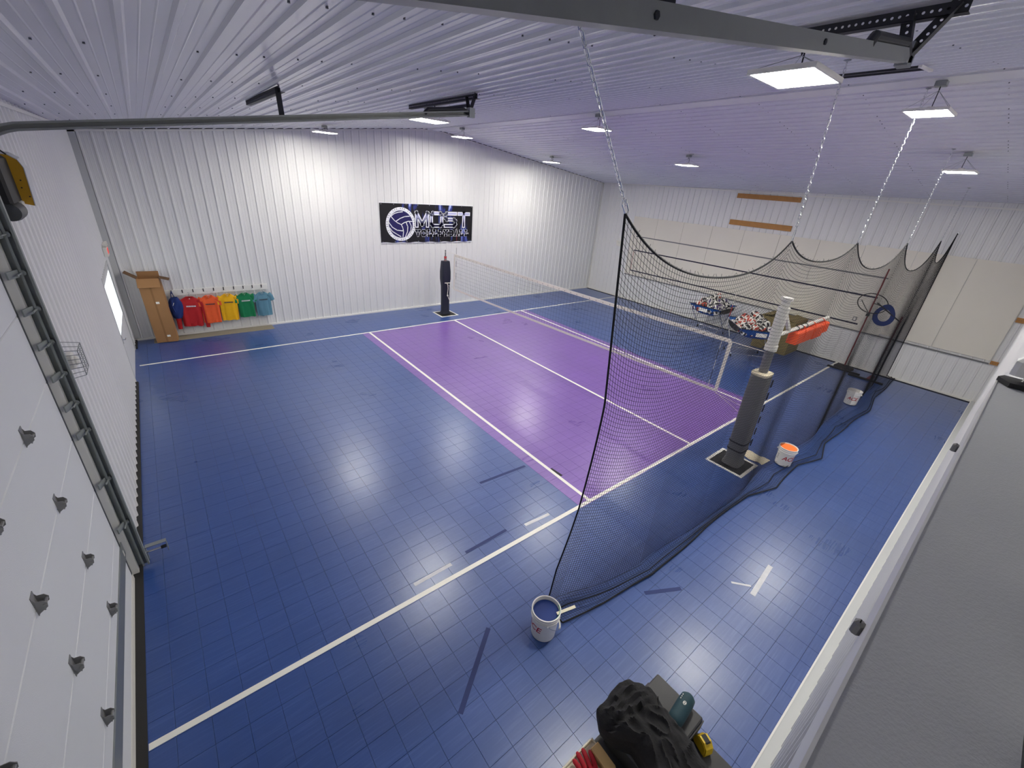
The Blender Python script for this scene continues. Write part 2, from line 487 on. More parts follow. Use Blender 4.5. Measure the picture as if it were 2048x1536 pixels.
# far wall (gable)
wall = MB().box(XL - 0.15, XR + 0.15, YF + 0.005, YF + 0.15, 0, ZE).build('wall_far', 'white_metal')
mbx = MB(); mbx.prism([(XL, ZE), (XR, ZE), (XRIDGE, ZR)], lambda u, v, d: (u, d, v), YF + 0.005, YF + 0.15)
struct(wall, 'white ribbed metal gable wall behind the net', 'wall')
mbx.build('gable', 'white_metal', wall)
x = -8.31 - RP / 2 - RP * 4 + 4 * RP
x = -8.424
while x < XR - 0.01:
    w = min(PW, XR - x)
    x0 = x
    mb = panel_strip(rib_points(w), lambda u, h, t: (x0 + u, YF - h, t), lambda u: 0.0, lambda u: cz(x0 + u, YF) - 0.001)
    mb.build('panel', 'white_metal', wall)
    x += PW
# right wall
wr = MB().box(XR + 0.005, XR + 0.15, YN - 0.2, YF + 0.15, 0, ZE + 0.14).build('wall_right', 'white_metal')
struct(wr, 'white ribbed metal wall with plain boards across its middle', 'wall')
y = -1.36 - RP / 2 - 3 * PW
me = panel_strip(rib_points(PW), lambda u, h, t: (-h, u, t), lambda u: 0.0, lambda u: ZE + 0.10).mesh('panel', ['white_metal'])
while y < YF - 0.01:
    if y >= YN and y + PW <= YF:
        link('panel', me, wr, (XR, y, 0))
    else:
        a = max(y, YN); b = min(y + PW, YF)
        pts = [(u - (a - y), h) for u, h in rib_points(PW) if a - y <= u <= b - y]
        if len(pts) > 2:
            panel_strip(pts, lambda u, h, t: (-h, u, t), lambda u: 0.0, lambda u: ZE + 0.10).build('panel', 'white_metal', wr, loc=(XR, a, 0))
    y += PW
# near wall
wn = MB().box(XL - 0.15, XR + 0.15, YN - 0.15, YN - 0.005, 0, ZE + 0.08).build('wall_near', 'white_metal')
MB().prism([(XL, ZE + 0.08), (XR, ZE + 0.08), (XRIDGE, ZR + 0.08)], lambda u, v, d: (u, d, v), YN - 0.15, YN - 0.005).build('gable', 'white_metal', wn)
struct(wn, 'white ribbed metal wall along the near right side', 'wall')
x = XL
while x < XR - 0.01:
    w = min(PW, XR - x); x0 = x
    panel_strip(rib_points(w), lambda u, h, t: (x0 + u, YN + h, t), lambda u: 0.0, lambda u: cz(x0 + u, YN) - 0.001).build('panel', 'white_metal', wn)
    x += PW
# left wall, with the big door opening and the exit door opening
DY0, DY1, DZ = -2.17, 2.13, 4.32          # sectional door opening
EY0, EY1, EZ = 8.0, 10.2, 2.16           # exit door opening
wl = MB()
for (a, b, c, d) in ((YN - 0.15, DY0, 0, ZE + 0.14), (DY0, DY1, DZ, ZE + 0.14), (DY1, EY0, 0, ZE + 0.14), (EY0, EY1, EZ, ZE + 0.14), (EY1, YF + 0.15, 0, ZE + 0.14)):
    wl.box(XL - 0.15, XL - 0.005, a, b, c, d)
wl = wl.build('wall_left', 'white_metal')
struct(wl, 'white ribbed metal wall holding the big sectional door', 'wall')
y = YN
while y < YF - 0.01:
    w = min(PW, YF - y); y0 = y
    pts = rib_points(w)
    cuts = sorted(set([0.0, w] + [c - y0 for c in (DY0, DY1, EY0, EY1) if 0.01 < c - y0 < w - 0.01]))
    for a, b in zip(cuts, cuts[1:]):
        mid = y0 + (a + b) / 2
        zb = DZ if DY0 < mid < DY1 else (EZ if EY0 < mid < EY1 else 0.0)
        pp = [(a, 0)] + [(u, h) for u, h in pts if a < u < b] + [(b, 0)]
        panel_strip(pp, lambda u, h, t: (XL + h, y0 + u, t), lambda u: zb, lambda u: ZE + 0.10).build('panel', 'white_metal', wl)
    y += PW
# ceiling: two slopes, ribs run towards the far wall
ce = MB()
for s in (-1, 1):
    xe = XL - 0.15 if s < 0 else XR + 0.15
    a = (XRIDGE, ZR + 0.11); b = (xe, cz(xe, YN) + 0.012)
    ce.prism([a, b, (b[0], b[1] + 0.12), (a[0], a[1] + 0.12)], lambda u, v, d: (u, d, v), YN - 0.15, YF + 0.15)
ce = ce.build('ceiling', 'ceiling_metal')
struct(ce, 'white ribbed metal ceiling rising to a central ridge', 'ceiling')
for s in (-1, 1):
    L_ = (XRIDGE - XL) if s < 0 else (XR - XRIDGE)
    u0 = 0.0
    while u0 < L_ - 0.02:
        w = min(PW, L_ - u0); uu = u0
        pts = rib_points(w)
        panel_strip(pts, lambda u, h, t: (XRIDGE + s * (uu + u), t, cz(XRIDGE + uu + u, t) - h), lambda u: YN, lambda u: YF).build('panel', 'ceiling_metal', ce)
        u0 += PW
MB().prism([(XRIDGE - 0.2, -0.004), (XRIDGE - 0.2, -0.021), (XRIDGE + 0.2, -0.021), (XRIDGE + 0.2, -0.004)],
           lambda u, v, d: (u, d, cz(u, d) + v), YN, YF).build('ridge_cap', 'ceiling_metal', ce)
scr = MB()
for s in (-1, 1):
    k = 0
    u = 0.06
    while u < 8.6:
        for r in range(11):
            yy = -2.0 + r * 1.42 + 0.05 * u * 0.3
            if yy > YF - 0.2: continue
            xx = XRIDGE + s * u
            z = cz(xx, yy)
            scr.lathe([(0.0075, -0.009), (0.006, -0.003), (0.008, 0.001)], 6, (xx, yy, z))
        u += RP if k % 2 else RP * 0.75
        k += 1
o = scr.build('ceiling_screw_heads', 'steel_dark', ce, recalc=False); o['kind'] = 'stuff'

# trims
def trim(name, m, *boxes):
    mb = MB()
    for b in boxes: mb.box(*b)
    o = mb.build(name, m); o['kind'] = 'structure'
    return o
trim('baseboard_far', 'white_trim', (XL + 0.02, XR - 0.02, YF - 0.035, YF - 0.0, 0, 0.05))
trim('baseboard_right', 'white_trim', (XR - 0.035, XR, YN + 0.1, YF - 0.04, 0, 0.05))
trim('baseboard_near', 'white_trim', (XL + 0.15, XR - 0.04, YN + 0.10, YN + 0.115, 0, 0.045))
trim('trim_8', 'door_grey', (XL + 0.15, XR - 0.04, YN, YN + 0.10, 0, 0.040))
trim('baseboard_left', 'rubber', (XL, XL + 0.055, DY1 + 0.16, EY0 - 0.02, 0, 0.03), (XL, XL + 0.055, EY1 + 0.02, YF - 0.04, 0, 0.03), (XL - 0.1, XL + 0.05, DY0, DY1 + 0.16, -0.005, 0.008))
trim('shade_trim_1', 'door_grey', (XL, XL + 0.13, YF - 0.03, YF - 0.019, 0.06, ZE - 0.02))  # corner strip in grey, the shade of this corner put into its colour
trim('trim_2', 'white_trim', (XR - 0.08, XR, YF - 0.03, YF - 0.019, 0.06, ZE - 0.02))
# gable closure: dark gap above a white J-channel, ribs of the ceiling break it up
def gable_strip(name, m, y0, y1, dz0, dz1):
    mb = MB()
    for s in (-1, 1):
        xe = XL if s < 0 else XR
        mb.prism([(XRIDGE, cz(XRIDGE, YF) + dz0), (XRIDGE + s * 0.4, cz(XRIDGE, YF) + dz0), (xe, cz(xe, YF) + dz0), (xe, cz(xe, YF) + dz1), (XRIDGE + s * 0.4, cz(XRIDGE, YF) + dz1), (XRIDGE, cz(XRIDGE, YF) + dz1)], lambda u, v, d: (u, d, v), y0, y1)
    o = mb.build(name, m); o['kind'] = 'structure'
gable_strip('trim_3', 'black', YF - 0.024, YF - 0.02, -0.019, -0.002)
gable_strip('trim_4', 'white_trim', YF - 0.03, YF - 0.02, -0.06, -0.019)
trim('trim_5', 'white_trim', (XR - 0.03, XR - 0.02, YN, YF - 0.03, ZE - 0.07, ZE - 0.03))
trim('trim_6', 'white_trim', (XL + 0.02, XL + 0.03, YN, YF - 0.03, ZE - 0.07, ZE - 0.03))

# plain boards across the right wall, each sheet its own piece
ed = [8.87 - k * 1.194 for k in range(11)]
board_root = thing('wall_board_band', 'row of off-white boards screwed across the ribbed right wall', 'wall boards', (XR - 0.02, 0, 0))
for k in range(10):
    zt = 3.545 + (0.03 if k > 6 else 0)
    MB().box(-0.014, 0, ed[k+1] + 0.004, ed[k] - 0.004, 1.12 + (0.06 if k > 7 else 0), zt).build('board', 'drywall', board_root)
MB().box(-0.02, 0, ed[10], ed[0], 1.085, 1.118).build('ledger_strip', 'line_grey', board_root)
# painted target lines on the boards
def wall_line(y0, y1, z0, z1, m):
    MB().box(-0.0165, -0.0142, y0, y1, z0, z1).build('painted_line', m, board_root)
wall_line(-0.32, 8.6, 2.73, 2.77, 'line_grey')
wall_line(-0.28, 8.58, 2.15, 2.195, 'line_navy')
wall_line(-0.08, 8.58, 1.285, 1.33, 'line_navy')
wall_line(8.555, 8.58, 1.33, 2.15, 'dark_red')
# wooden planks screwed to the same wall
def plank(name, label, y0, y1, z0, z1):
    t = thing(name, label, 'plank', (XR - 0.02, (y0 + y1) / 2, z0))
    hy = (y1 - y0) / 2
    MB().cbox(-0.035, 0, -hy, hy, 0, z1 - z0, 0.004).build('plank', 'wood', t)
    for yy in (-hy * 0.9, -hy * 0.3, hy * 0.3, hy * 0.9):
        MB().lathe([(0.008, 0), (0.008, 0.004)], 8, mtx=Matrix.Rotation(-PI/2, 3, 'Y'), o=(-0.034, yy, (z1 - z0)/2)).build('screw', 'steel_dark', t)
plank('wooden_plank', 'brown wooden plank high on right wall just under the ceiling', 2.64, 4.70, 4.56, 4.71)
plank('wooden_plank', 'lower brown wooden plank just above the off-white wall boards', 2.64, 4.72, 3.68, 3.85)
plank('wooden_plank', 'short wooden block at right picture edge beside the last wall board', -3.23, -3.08, 2.24, 2.36)
plank('wooden_plank', 'short wooden block beneath the bottom corner of the last wall board', -3.23, -3.08, 1.10, 1.19)

# ================================================================== BIG SECTIONAL DOOR (left wall)
d1 = thing('door_1', 'closed white sectional overhead door with rows of hinges', 'overhead door', (XL - 0.03, 0, 0)); d1['kind'] = 'structure'
hinge = MB()
hinge.box(0, 0.004, -0.04, 0.04, -0.085, 0.085)
for yy in (-0.036, 0.032):
    hinge.prism([(0, -0.08), (0.05, -0.035), (0.055, 0.0), (0.04, 0.03), (0.012, 0.035), (0, 0.075)], lambda u, v, d, yy=yy: (u, d, v), yy, yy + 0.004)
hinge.tube([(0.042, -0.045, -0.01), (0.042, 0.045, -0.01)], 0.010, 8)
hinge.box(0.03, 0.036, -0.034, 0.034, -0.06, -0.025)
hinge_me = MB().add([(a, b * 0.85, c * 0.85) for a, b, c in hinge.v], hinge.f).mesh('hinge', ['hinge_grey'])
zs = [0.10 + 0.605 * k for k in range(8)]
for k in range(7):
    pb = MB(); z0, z1 = zs[k] + 0.002, zs[k+1] - 0.002
    pb.prism([(-0.045, z0), (-0.006, z0), (0, z0 + 0.006), (0, z1 - 0.006), (-0.006, z1), (-0.045, z1)], lambda u, v, d: (u, d, v), DY0 + 0.02, DY1 - 0.09)
    pb.build('door_panel', 'door_white', d1)
    MB().box(-0.002, 0.004, DY1 - 0.115, DY1 - 0.085, z0, z1).build('end_stile', 'steel_dark', d1)
    if k < 6:
        for yy in (0.93, -0.11, -1.13, -2.05):
            link('hinge', hinge_me, d1, (0.0, yy, zs[k+1] + 0.03))
MB().box(-0.056, -0.046, DY0, DY1, 0.0, DZ).build('light_leak_backing', 'door_white', d1)  # added unseen backing, stops world light leaking through the panel seams
MB().box(0.0, 0.012, DY0 + 0.03, DY1 - 0.03, 0.36, 0.53).build('stiffener', 'galv', d1)
MB().box(-0.045, 0.005, DY0 + 0.02, DY1 - 0.08, 0.01, 0.10).build('bottom_seal', 'plastic_white', d1)
MB().box(0.012, 0.014, DY1 - 0.13, DY1 - 0.10, 0.40, 0.47).build('sticker', 'label_white', d1)
trim('trim_7', 'white_trim', (XL - 0.14, XL + 0.018, DY1 - 0.005, DY1 + 0.06, 0, DZ + 0.05), (XL - 0.14, XL + 0.018, DY0 - 0.06, DY0 + 0.005, 0, DZ + 0.05), (XL - 0.14, XL + 0.018, DY0, DY1, DZ, DZ + 0.06))

# door tracks: vertical leg, curve, long sloping leg along the ceiling
def perforated(mb, p, q, w, up, pitch=0.034, hole=0.0075, thick=0.003, solid=0.035):
    """slotted angle: one leg with real holes, one plain leg"""
    p = Vector(p); q = Vector(q); t = (q - p); L_ = t.length; t.normalize()
    u = Vector(up).normalized(); nrm = t.cross(u).normalized(); u = nrm.cross(t).normalized()
    n = max(1, int(round(L_ / pitch))); st = L_ / n
    for i in range(n):
        c = p + t * (st * (i + 0.5)) + u * (w / 2)
        outer = [(-st/2, -w/2), (0, -w/2), (st/2, -w/2), (st/2, 0), (st/2, w/2), (0, w/2), (-st/2, w/2), (-st/2, 0)]
        inner = [(hole*math.cos(a), hole*math.sin(a)) for a in [PI*1.25 + k*PI/4 for k in range(8)]]
        vs = []
        for d in (0, thick):
            vs += [c + t*a + u*b + nrm*d for a, b in outer] + [c + t*a + u*b + nrm*d for a, b in inner]
        fs = []
        for k in range(8):
            k2 = (k + 1) % 8
            fs.append((k, k2, 8 + k2, 8 + k)); fs.append((16 + k, 24 + k, 24 + k2, 16 + k2))
            fs.append((8 + k, 8 + k2, 24 + k2, 24 + k))
        mb.add(vs, fs)
    a = p + nrm * 0; b = q
    vs = [p, q, q + nrm * solid, p + nrm * solid, p + u*thick, q + u*thick, q + nrm*solid + u*thick, p + nrm*solid + u*thick]
    mb.add(vs, [(0,1,2,3),(4,7,6,5),(0,4,5,1),(2,6,7,3),(1,5,6,2),(0,3,7,4)])
def door_track(label, yc, side):
    t = thing('door_track', label, 'door track', (XL + 0.09, yc, 0))
    loc = lambda x, y, z: Vector((x - (XL + 0.09), y - yc, z))
    path = [(-8.38, 0.05), (-8.38, 4.2)]; dzt = 0.048 if side < 0 else 0.01
    for a in range(1, 8):
        s = a / 8; b0, b1, b2 = Vector((-8.38, 4.2)), Vector((-8.38, 4.46)), Vector((-8.12, 4.515 + dzt))
        pt = b0 * (1-s)**2 + b1 * 2*s*(1-s) + b2 * s*s
        path.append((pt.x, pt.y))
    path += [(-8.12, 4.515 + dzt), (-6.9, 4.709 + dzt), (-4.0, 5.17 + dzt)]
    H = 0.062; D = 0.045; up = 0.048 if side < 0 else 0.01
    # C profile: web on the outer side, lips turned in; u = across path in the xz plane, v = along y
    prof = [(-H/2, 0), (H/2, 0), (H/2, -D*side), (H/2 - 0.016, -D*side), (H/2 - 0.016, -(D-0.004)*side), (H/2 - 0.004, -(D-0.004)*side), (H/2 - 0.004, -0.004*side),
            (-H/2 + 0.004, -0.004*side), (-H/2 + 0.004, -(D-0.004)*side), (-H/2 + 0.016, -(D-0.004)*side), (-H/2 + 0.016, -D*side), (-H/2, -D*side)]
    R = []
    for i, (px, pz) in enumerate(path):
        a = Vector(path[max(i-1, 0)]); b = Vector(path[min(i+1, len(path)-1)])
        tt = (b - a).normalized(); nn = Vector((-tt.y, tt.x))
        R.append([tuple(loc(px + nn.x * u, yc + v, pz + nn.y * u)) for u, v in prof])
    MB().rings(R[:2], True, True).build('vertical_rail', 'rail_grey', t)
    MB().rings(R[1:], True, True).build('sloping_rail', 'track_grey', t)
    # wall angle beside the vertical rail
    MB().box(-0.09, -0.084, side*0.002, side*0.06, 0.05, 3.95).box(-0.088, -0.005, side*0.002, side*0.006, 0.05, 3.95).build('wall_angle', 'rail_grey', t)
    k = 0
    z = 0.72
    while z < 3.8:
        rb = MB().bar((-0.085, -side*0.17, z), (-0.04, -side*0.05, z), 0.012, 0.06).tube([(-0.03, -side*0.15, z), (-0.015, -side*0.02, z)], 0.007, 8).tube([(-0.015, -side*0.042, z), (-0.012, -side*0.012, z)], 0.022, 12)
        rb.build('roller', 'rail_grey', t)
        k += 1; z += 0.305 if z > 1.8 else 0.6
    # end bumper and hangers
    def hang(x, legs, y0, y1):
        zc = cz(x, yc) - 0.022
        zt = 5.17 + dzt + 0.159 * (x + 4.0)
        for dy in legs:
            mb = MB()
            perforated(mb, loc(x, yc + 0.01, zt - 0.02), loc(x, yc + dy, zc - 0.02), 0.062, (0, 1, 0), solid=0.05)
            mb.build('hanger', 'steel_black', t)
        mb = MB()
        perforated(mb, loc(x - 0.02, y0, zc - 0.06), loc(x - 0.02, y1, zc - 0.06), 0.055, (0, 0, 1), solid=0.05)
        mb.build('ceiling_angle', 'steel_black', t)
    hang(-4.0, (-0.13, 0.06), yc - 0.16, yc + (1.7 if side > 0 else 0.72))
    hang(-6.2, (0.05,), yc, yc + (1.75 if side > 0 else 0.5))
    if side > 0:
        MB().bar(loc(-4.0, 2.25, 5.27), loc(-4.0, 3.15, 5.275), 0.03, 0.03).bar(loc(-4.0, 3.13, 5.27), loc(-4.0, 3.13, cz(-4.0, 3.1) - 0.06), 0.025, 0.012).build('brace', 'steel_black', t)
    b = MB()
    b.tube([loc(-4.66, yc - side*0.02, 5.085 + dzt), loc(-4.62, yc - side*0.02, 5.125 + dzt), loc(-4.14, yc - side*0.02, 5.20 + dzt), loc(-4.05, yc - side*0.02, 5.165 + dzt)], 0.024, 12)
    b.build('spring_bumper', 'steel_black', t)
    MB().box(*[float(v) for v in (loc(-4.06, 0, 0).x, loc(-3.98, 0, 0).x)], min(0, -side*0.06), max(0, -side*0.06), 5.12 + dzt, 5.225 + dzt).build('end_plate', 'galv', t)
    for xb in (-6.9, -6.3, -5.2):
        MB().lathe([(0.011, 0), (0.011, 0.006)], 6, o=loc(xb, yc, 5.17 + dzt + 0.159*(xb+4)), mtx=Matrix.Rotation(-side*PI/2, 3, 'X')).build('bolt', 'steel_black', t)
    return t
door_track('steel door track on the far side of the big door', 2.2, 1)
door_track('steel door track running overhead closest to the camera', -2.2, -1)
# foot bracket at the bottom of the far track
t = thing('track_foot_bracket', 'grey bent steel bracket at the foot of the door track', 'bracket', (XL + 0.11, 2.27, 0.0))
MB().box(0, 0.20, 0.0, 0.06, 0.20, 0.206).box(0.194, 0.20, 0, 0.06, 0.06, 0.20).box(0, 0.006, 0, 0.06, 0.008, 0.20).build('angle', 'galv', t)
MB().tube([(0.0, 0.0, 0.14), (0.14, 0.0, 0.14)], 0.012, 8).build('latch_bolt', 'chrome', t)
MB().tube([(0.14, 0.0, 0.14), (0.19, 0.0, 0.14)], 0.02, 8).build('knob', 'black', t)
tag(MB().cbox(0, 0.06, -0.05, 0.05, -0.06, 0.06, 0.006).build('sensor_box', 'plastic_white', loc=(XL + 0.02, 2.42, 1.42)), 'small white box on left wall beside the door track', 'sensor box')

# yellow door operator hung beside the track
t = thing('door_operator', 'yellow and black electric door operator on left wall', 'door operator', (XL + 0.02, 2.78, 3.86))
MB().cbox(0, 0.13, -0.42, -0.02, 0.10, 0.45, 0.02).build('housing', 'black', t)
MB().prism([(0.0, 0.10), (0.195, 0.055), (0.21, 0.36), (0.19, 0.42), (0.14, 0.455), (0.0, 0.47)], lambda u, v, d: (u, d, v), -0.018, 0.0).build('side_plate', 'opener_yellow', t)
cv = [(0.195, 0.055), (0.21, 0.36), (0.19, 0.42), (0.14, 0.455), (0.0, 0.47)]
R = [[(u, -0.022, v), (u + 0.006 * (1 if i < 2 else 0.4), -0.022, v + 0.006 * (0 if i < 2 else 1)), (u + 0.022 * (1 if i < 2 else 0.5), 0.06, v + 0.02 * (0 if i < 2 else 1)), (u, 0.06, v)] for i, (u, v) in enumerate(cv)]
MB().rings(R).build('edge_cover', 'case_grey', t)
MB().lathe([(0.02, -0.16), (0.072, -0.15), (0.075, 0.0), (0.068, 0.1), (0.02, 0.11)], 24, mtx=Matrix.Rotation(PI/2, 3, 'X'), o=(0.085, -0.3, 0.03)).build('motor', 'motor_grey', t, smooth=True)
MB().cbox(0.10, 0.14, -0.10, -0.03, 0.055, 0.098, 0.008).build('limit_switch', 'plastic_white', t)
for q in ((0.165, 0.26), (0.155, 0.20), (0.185, 0.13)):
    MB().lathe([(0.006, 0), (0.006, 0.003)], 8, mtx=Matrix.Rotation(PI/2, 3, 'X'), o=(q[0], -0.018, q[1])).build('screw', 'black', t)
MB().tube([(0.14, -0.05, 0.46), (0.10, -0.15, 0.52), (0.04, -0.3, 0.60)], 0.006, 8).build('cable', 'black', t)

# caged alarm on the left wall
t = thing('wire_guard', 'silver wire cage guard over the alarm on left wall', 'wire guard', (XL + 0.018, 2.45, 2.55))
g = 0.15; dep = 0.17; go = 0.125
mb = MB()
def cagept(a, b, s):   # s 0 at the wall, 1 outer
    k = g + (go - g) * s
    return (dep * s, a * k, b * k)
for k in range(7):
    c = -1 + 2 * k / 6
    mb.tube([cagept(-1, c, 0), cagept(-1, c, 1), cagept(1, c, 1), cagept(1, c, 0)], 0.0032, 5)
    if k in (0, 3, 6):
        mb.tube([cagept(c, -1, 0), cagept(c, -1, 1), cagept(c, 1, 1), cagept(c, 1, 0)], 0.0032, 5)
for s in (0.02, 1.0):
    mb.tube([cagept(-1, -1, s), cagept(1, -1, s), cagept(1, 1, s), cagept(-1, 1, s)], 0.0042, 6, closed=True)
mb.build('wire_cage', 'galv', t)
t = thing('alarm_horn', 'cream alarm horn inside the wire cage', 'alarm', (XL + 0.018, 2.45, 2.55))
MB().cbox(0, 0.05, -0.07, 0.07, -0.08, 0.08, 0.006).build('back_box', 'steel_dark', t)
MB().cbox(0.05, 0.11, -0.065, 0.065, -0.07, 0.07, 0.012).build('body', 'plastic_white', t)
MB().lathe([(0.045, 0.10), (0.045, 0.125), (0.03, 0.14)], 20, mtx=Matrix.Rotation(PI/2, 3, 'Y'), o=(0, 0, -0.01)).build('strobe', 'plastic_white', t, smooth=True)

# exit door in the left wall
d2 = thing('door_2', 'white exit door with wide bright glass beside the far corner', 'door', (XL, (EY0 + EY1) / 2, 0)); d2['kind'] = 'structure'
hw = (EY1 - EY0) / 2
MB().box(-0.12, 0.022, -hw, -hw + 0.06, 0, EZ).box(-0.12, 0.022, hw - 0.06, hw, 0, EZ).box(-0.12, 0.022, -hw + 0.06, hw - 0.06, EZ - 0.06, EZ).build('frame', 'door_grey', d2)
MB().box(-0.04, 0.005, -hw + 0.065, hw - 0.065, 0.01, 0.98).box(-0.04, 0.005, -hw + 0.065, hw - 0.065, 1.98, EZ - 0.065).box(-0.04, 0.005, -hw + 0.065, -hw + 0.16, 0.98, 1.98).box(-0.04, 0.005, hw - 0.16, hw - 0.065, 0.98, 1.98).build('leaf', 'door_white', d2)
MB().box(-0.02, 0.003, -hw + 0.155, hw - 0.155, 0.975, 1.985).build('pane', 'pane', d2)
hd = MB().cbox(0, 0.02, -0.03, 0.03, -0.08, 0.08, 0.005).build('handle', 'galv', d2, loc=(0.004, -hw + 0.115, 0.93))
MB().tube([(0.01, 0, 0), (0.06, 0, 0), (0.06, 0.10, 0)], 0.009, 8).build('lever', 'chrome', hd)
# exit sign with emergency heads
t = thing('exit_sign', 'red exit sign with two lamp heads above the exit door', 'exit sign', (XL + 0.02, 10.2, 2.36))
MB().cbox(0, 0.07, -0.17, 0.17, -0.10, 0.10, 0.008).build('box', 'plastic_white', t)
MB().box(0.0705, 0.0725, -0.15, 0.15, -0.075, 0.075).build('face', 'plastic_white', t)
for k, ch in enumerate('EXIT'):
    cu = bpy.data.curves.new('letter', 'FONT'); cu.body = ch; cu.size = 0.17; cu.align_x = 'CENTER'; cu.align_y = 'CENTER'; cu.extrude = 0.002
    tmp = bpy.data.objects.new('tmp', cu); COL.objects.link(tmp)
    me_ = bpy.data.meshes.new_from_object(tmp.evaluated_get(bpy.context.evaluated_depsgraph_get()))
    bpy.data.objects.remove(tmp)
    me_.materials.clear(); me_.materials.append(MATS['exit_red'])
    link('letter', me_, t, (0.0755, -0.105 + 0.07 * k, 0), (PI/2, 0, PI/2))
for s in (-1, 1):
    MB().lathe([(0.02, -0.04), (0.05, 0.02), (0.05, 0.04)], 14, mtx=Matrix.Rotation(PI/2, 3, 'Y'), o=(0.05, s * 0.12, 0.15)).build('lamp_head', 'plastic_white', t, smooth=True)
# emergency light and outlet on the right wall
t = thing('emergency_light', 'white twin emergency light on right wall near far corner', 'emergency light', (XR - 0.02, 9.4, 2.33))
MB().cbox(-0.08, 0, -0.14, 0.14, -0.10, 0.02, 0.01).build('body', 'plastic_white', t)
for s in (-1, 1):
    MB().lathe([(0.02, -0.05), (0.06, 0.03), (0.06, 0.045)], 14, mtx=Matrix.Rotation(-PI/2, 3, 'Y'), o=(-0.06, s * 0.09, 0.075)).build('lamp_head', 'plastic_white', t, smooth=True)
t = thing('outlet_box', 'small grey outlet box on right wall below the navy lines', 'outlet', (XR - 0.034, 0.04, 1.45))
MB().cbox(-0.03, 0, -0.05, 0.05, -0.06, 0.06, 0.004).build('box', 'line_grey', t)
MB().box(-0.033, -0.03, -0.03, 0.03, -0.04, 0.04).build('cover', 'plastic_white', t)

# ================================================================== LAMPS
lamp_lab = {
 (0, 0): 'square LED lamp, largest in view, above the near net post chain',
 (1, 0): 'square LED lamp hanging at right, between the other two right lamps',
 (2, 0): 'square LED lamp at right edge above the bare end of right wall',
 (0, 1): 'square LED lamp hanging beside the end of the far door track',
 (1, 1): 'square LED lamp crossed by the leaning chain of the divider net',
 (2, 1): 'square LED lamp above the upper wooden plank on right wall',
 (0, 2): 'square LED lamp close to far wall, below the middle of far door track',
 (1, 2): 'square LED lamp close to far wall above the banner',
 (2, 2): 'square LED lamp close to far wall, nearest to the far right corner'}
lz = {0: (5.235, 5.205, 5.185), 1: (5.565, 5.56, 5.525), 2: (5.19, 5.19, 5.18)}
for i, x in enumerate((-3.7, 0.22, 3.9)):
    for j, y in enumerate((-1.48, 3.86, 9.1)):
        z = lz[i][j]
        t = thing('high_bay_lamp', lamp_lab[(i, j)], 'lamp', (x, y, z), 0, 'LED high bay lamps under the ceiling')
        a, b = 0.26, 0.22
        MB().box(-a, a, -b, -b + 0.018, 0, 0.022).box(-a, a, b - 0.018, b, 0, 0.022).box(-a, -a + 0.018, -b + 0.018, b - 0.018, 0, 0.022).box(a - 0.018, a, -b + 0.018, b - 0.018, 0, 0.022).box(-a, a, -b, b, 0.022, 0.030).build('frame', 'lamp_case', t)
        MB().box(-a + 0.018, a - 0.018, -b + 0.018, b - 0.018, 0.002, 0.012).build('diffuser', 'lamp_glow', t)
        MB().cbox(-0.06, 0.06, -0.04, 0.04, 0.030, 0.07, 0.006).build('driver', 'lamp_case', t)
        h = cz(x, y) - z - 0.02
        cbx = MB().cbox(-0.055, 0.055, -0.055, 0.055, h - 0.055, h, 0.005)
        cbx = cbx.build('ceiling_box', 'galv', t)
        MB().tube([(0, 0, h - 0.055), (0.012, 0, h - 0.075), (0, 0, h - 0.095), (-0.012, 0, h - 0.075)], 0.004, 6, closed=True).build('hook', 'steel_black', cbx)
        for sx in (-1, 1):
            for sy in (-1, 1):
                MB().tube([(sx * a * 0.9, sy * b * 0.9, 0.030), (0, 0, h - 0.095)], 0.002, 5).build('hanger_wire', 'galv', t)
        MB().tube([(0.05, 0, 0.07), (0.09, 0.02, 0.09), (0.06, 0.01, h - 0.06), (0.03, 0, h - 0.04)], 0.005, 6).build('power_cord', 'black', t)
# dark twin rail fixed to the ceiling by the lamps
t = thing('ceiling_rail', 'thin dark twin rail fixed to ceiling right of the largest lamp', 'rail', (-1.35, -1.2, cz(-1.35, -1.2) - 0.02))
MB().bar((0, 0.55, -0.02), (0, -0.38, -0.02), 0.012, 0.02).build('rail', 'steel_black', t)
MB().bar((0.30, 0.55, 0.02), (0.30, -0.38, 0.02), 0.012, 0.02).build('rail', 'steel_black', t)
MB().bar((-0.03, -0.40, -0.02), (0.40, -0.40, 0.02), 0.03, 0.02).build('cross_plate', 'lamp_case', t)

# ================================================================== BANNER on the far wall
BW, BH = 3.55, 1.22
t = thing('banner', 'black vinyl banner reading MOST VOLLEYBALL with blue ball emblem', 'banner', (0.08, YF - 0.028, 2.94))
def bz(zx, zy):
    """photo zoom coordinates -> banner plane"""
    u = (zx - 165) / 1725
    top = 145 + 85 * u; hh = 705 - 65 * u
    return (u * BW - BW / 2, BH / 2 - (zy - top) / hh * BH)
def bwave(u, v):
    return -0.004 - 0.004 * math.sin(u * 5.1) * max(0, -v + 0.2)
MB().grid(lambda a, b: ((a - 0.5) * BW, bwave((a - 0.5) * BW, (b - 0.5) * BH), (b - 0.5) * BH + (0.012 * math.sin(a * 40) if b == 0 else 0)), 48, 8).build('sheet', 'banner_ground', t, smooth=True)
MB().box(-BW/2 - 0.012, BW/2 + 0.012, -0.0, 0.004, BH/2 - 0.006, BH/2 + 0.016).box(-BW/2 - 0.012, BW/2 + 0.012, -0.0, 0.004, -BH/2 - 0.02, -BH/2 + 0.006).build('hem', 'banner_white', t)
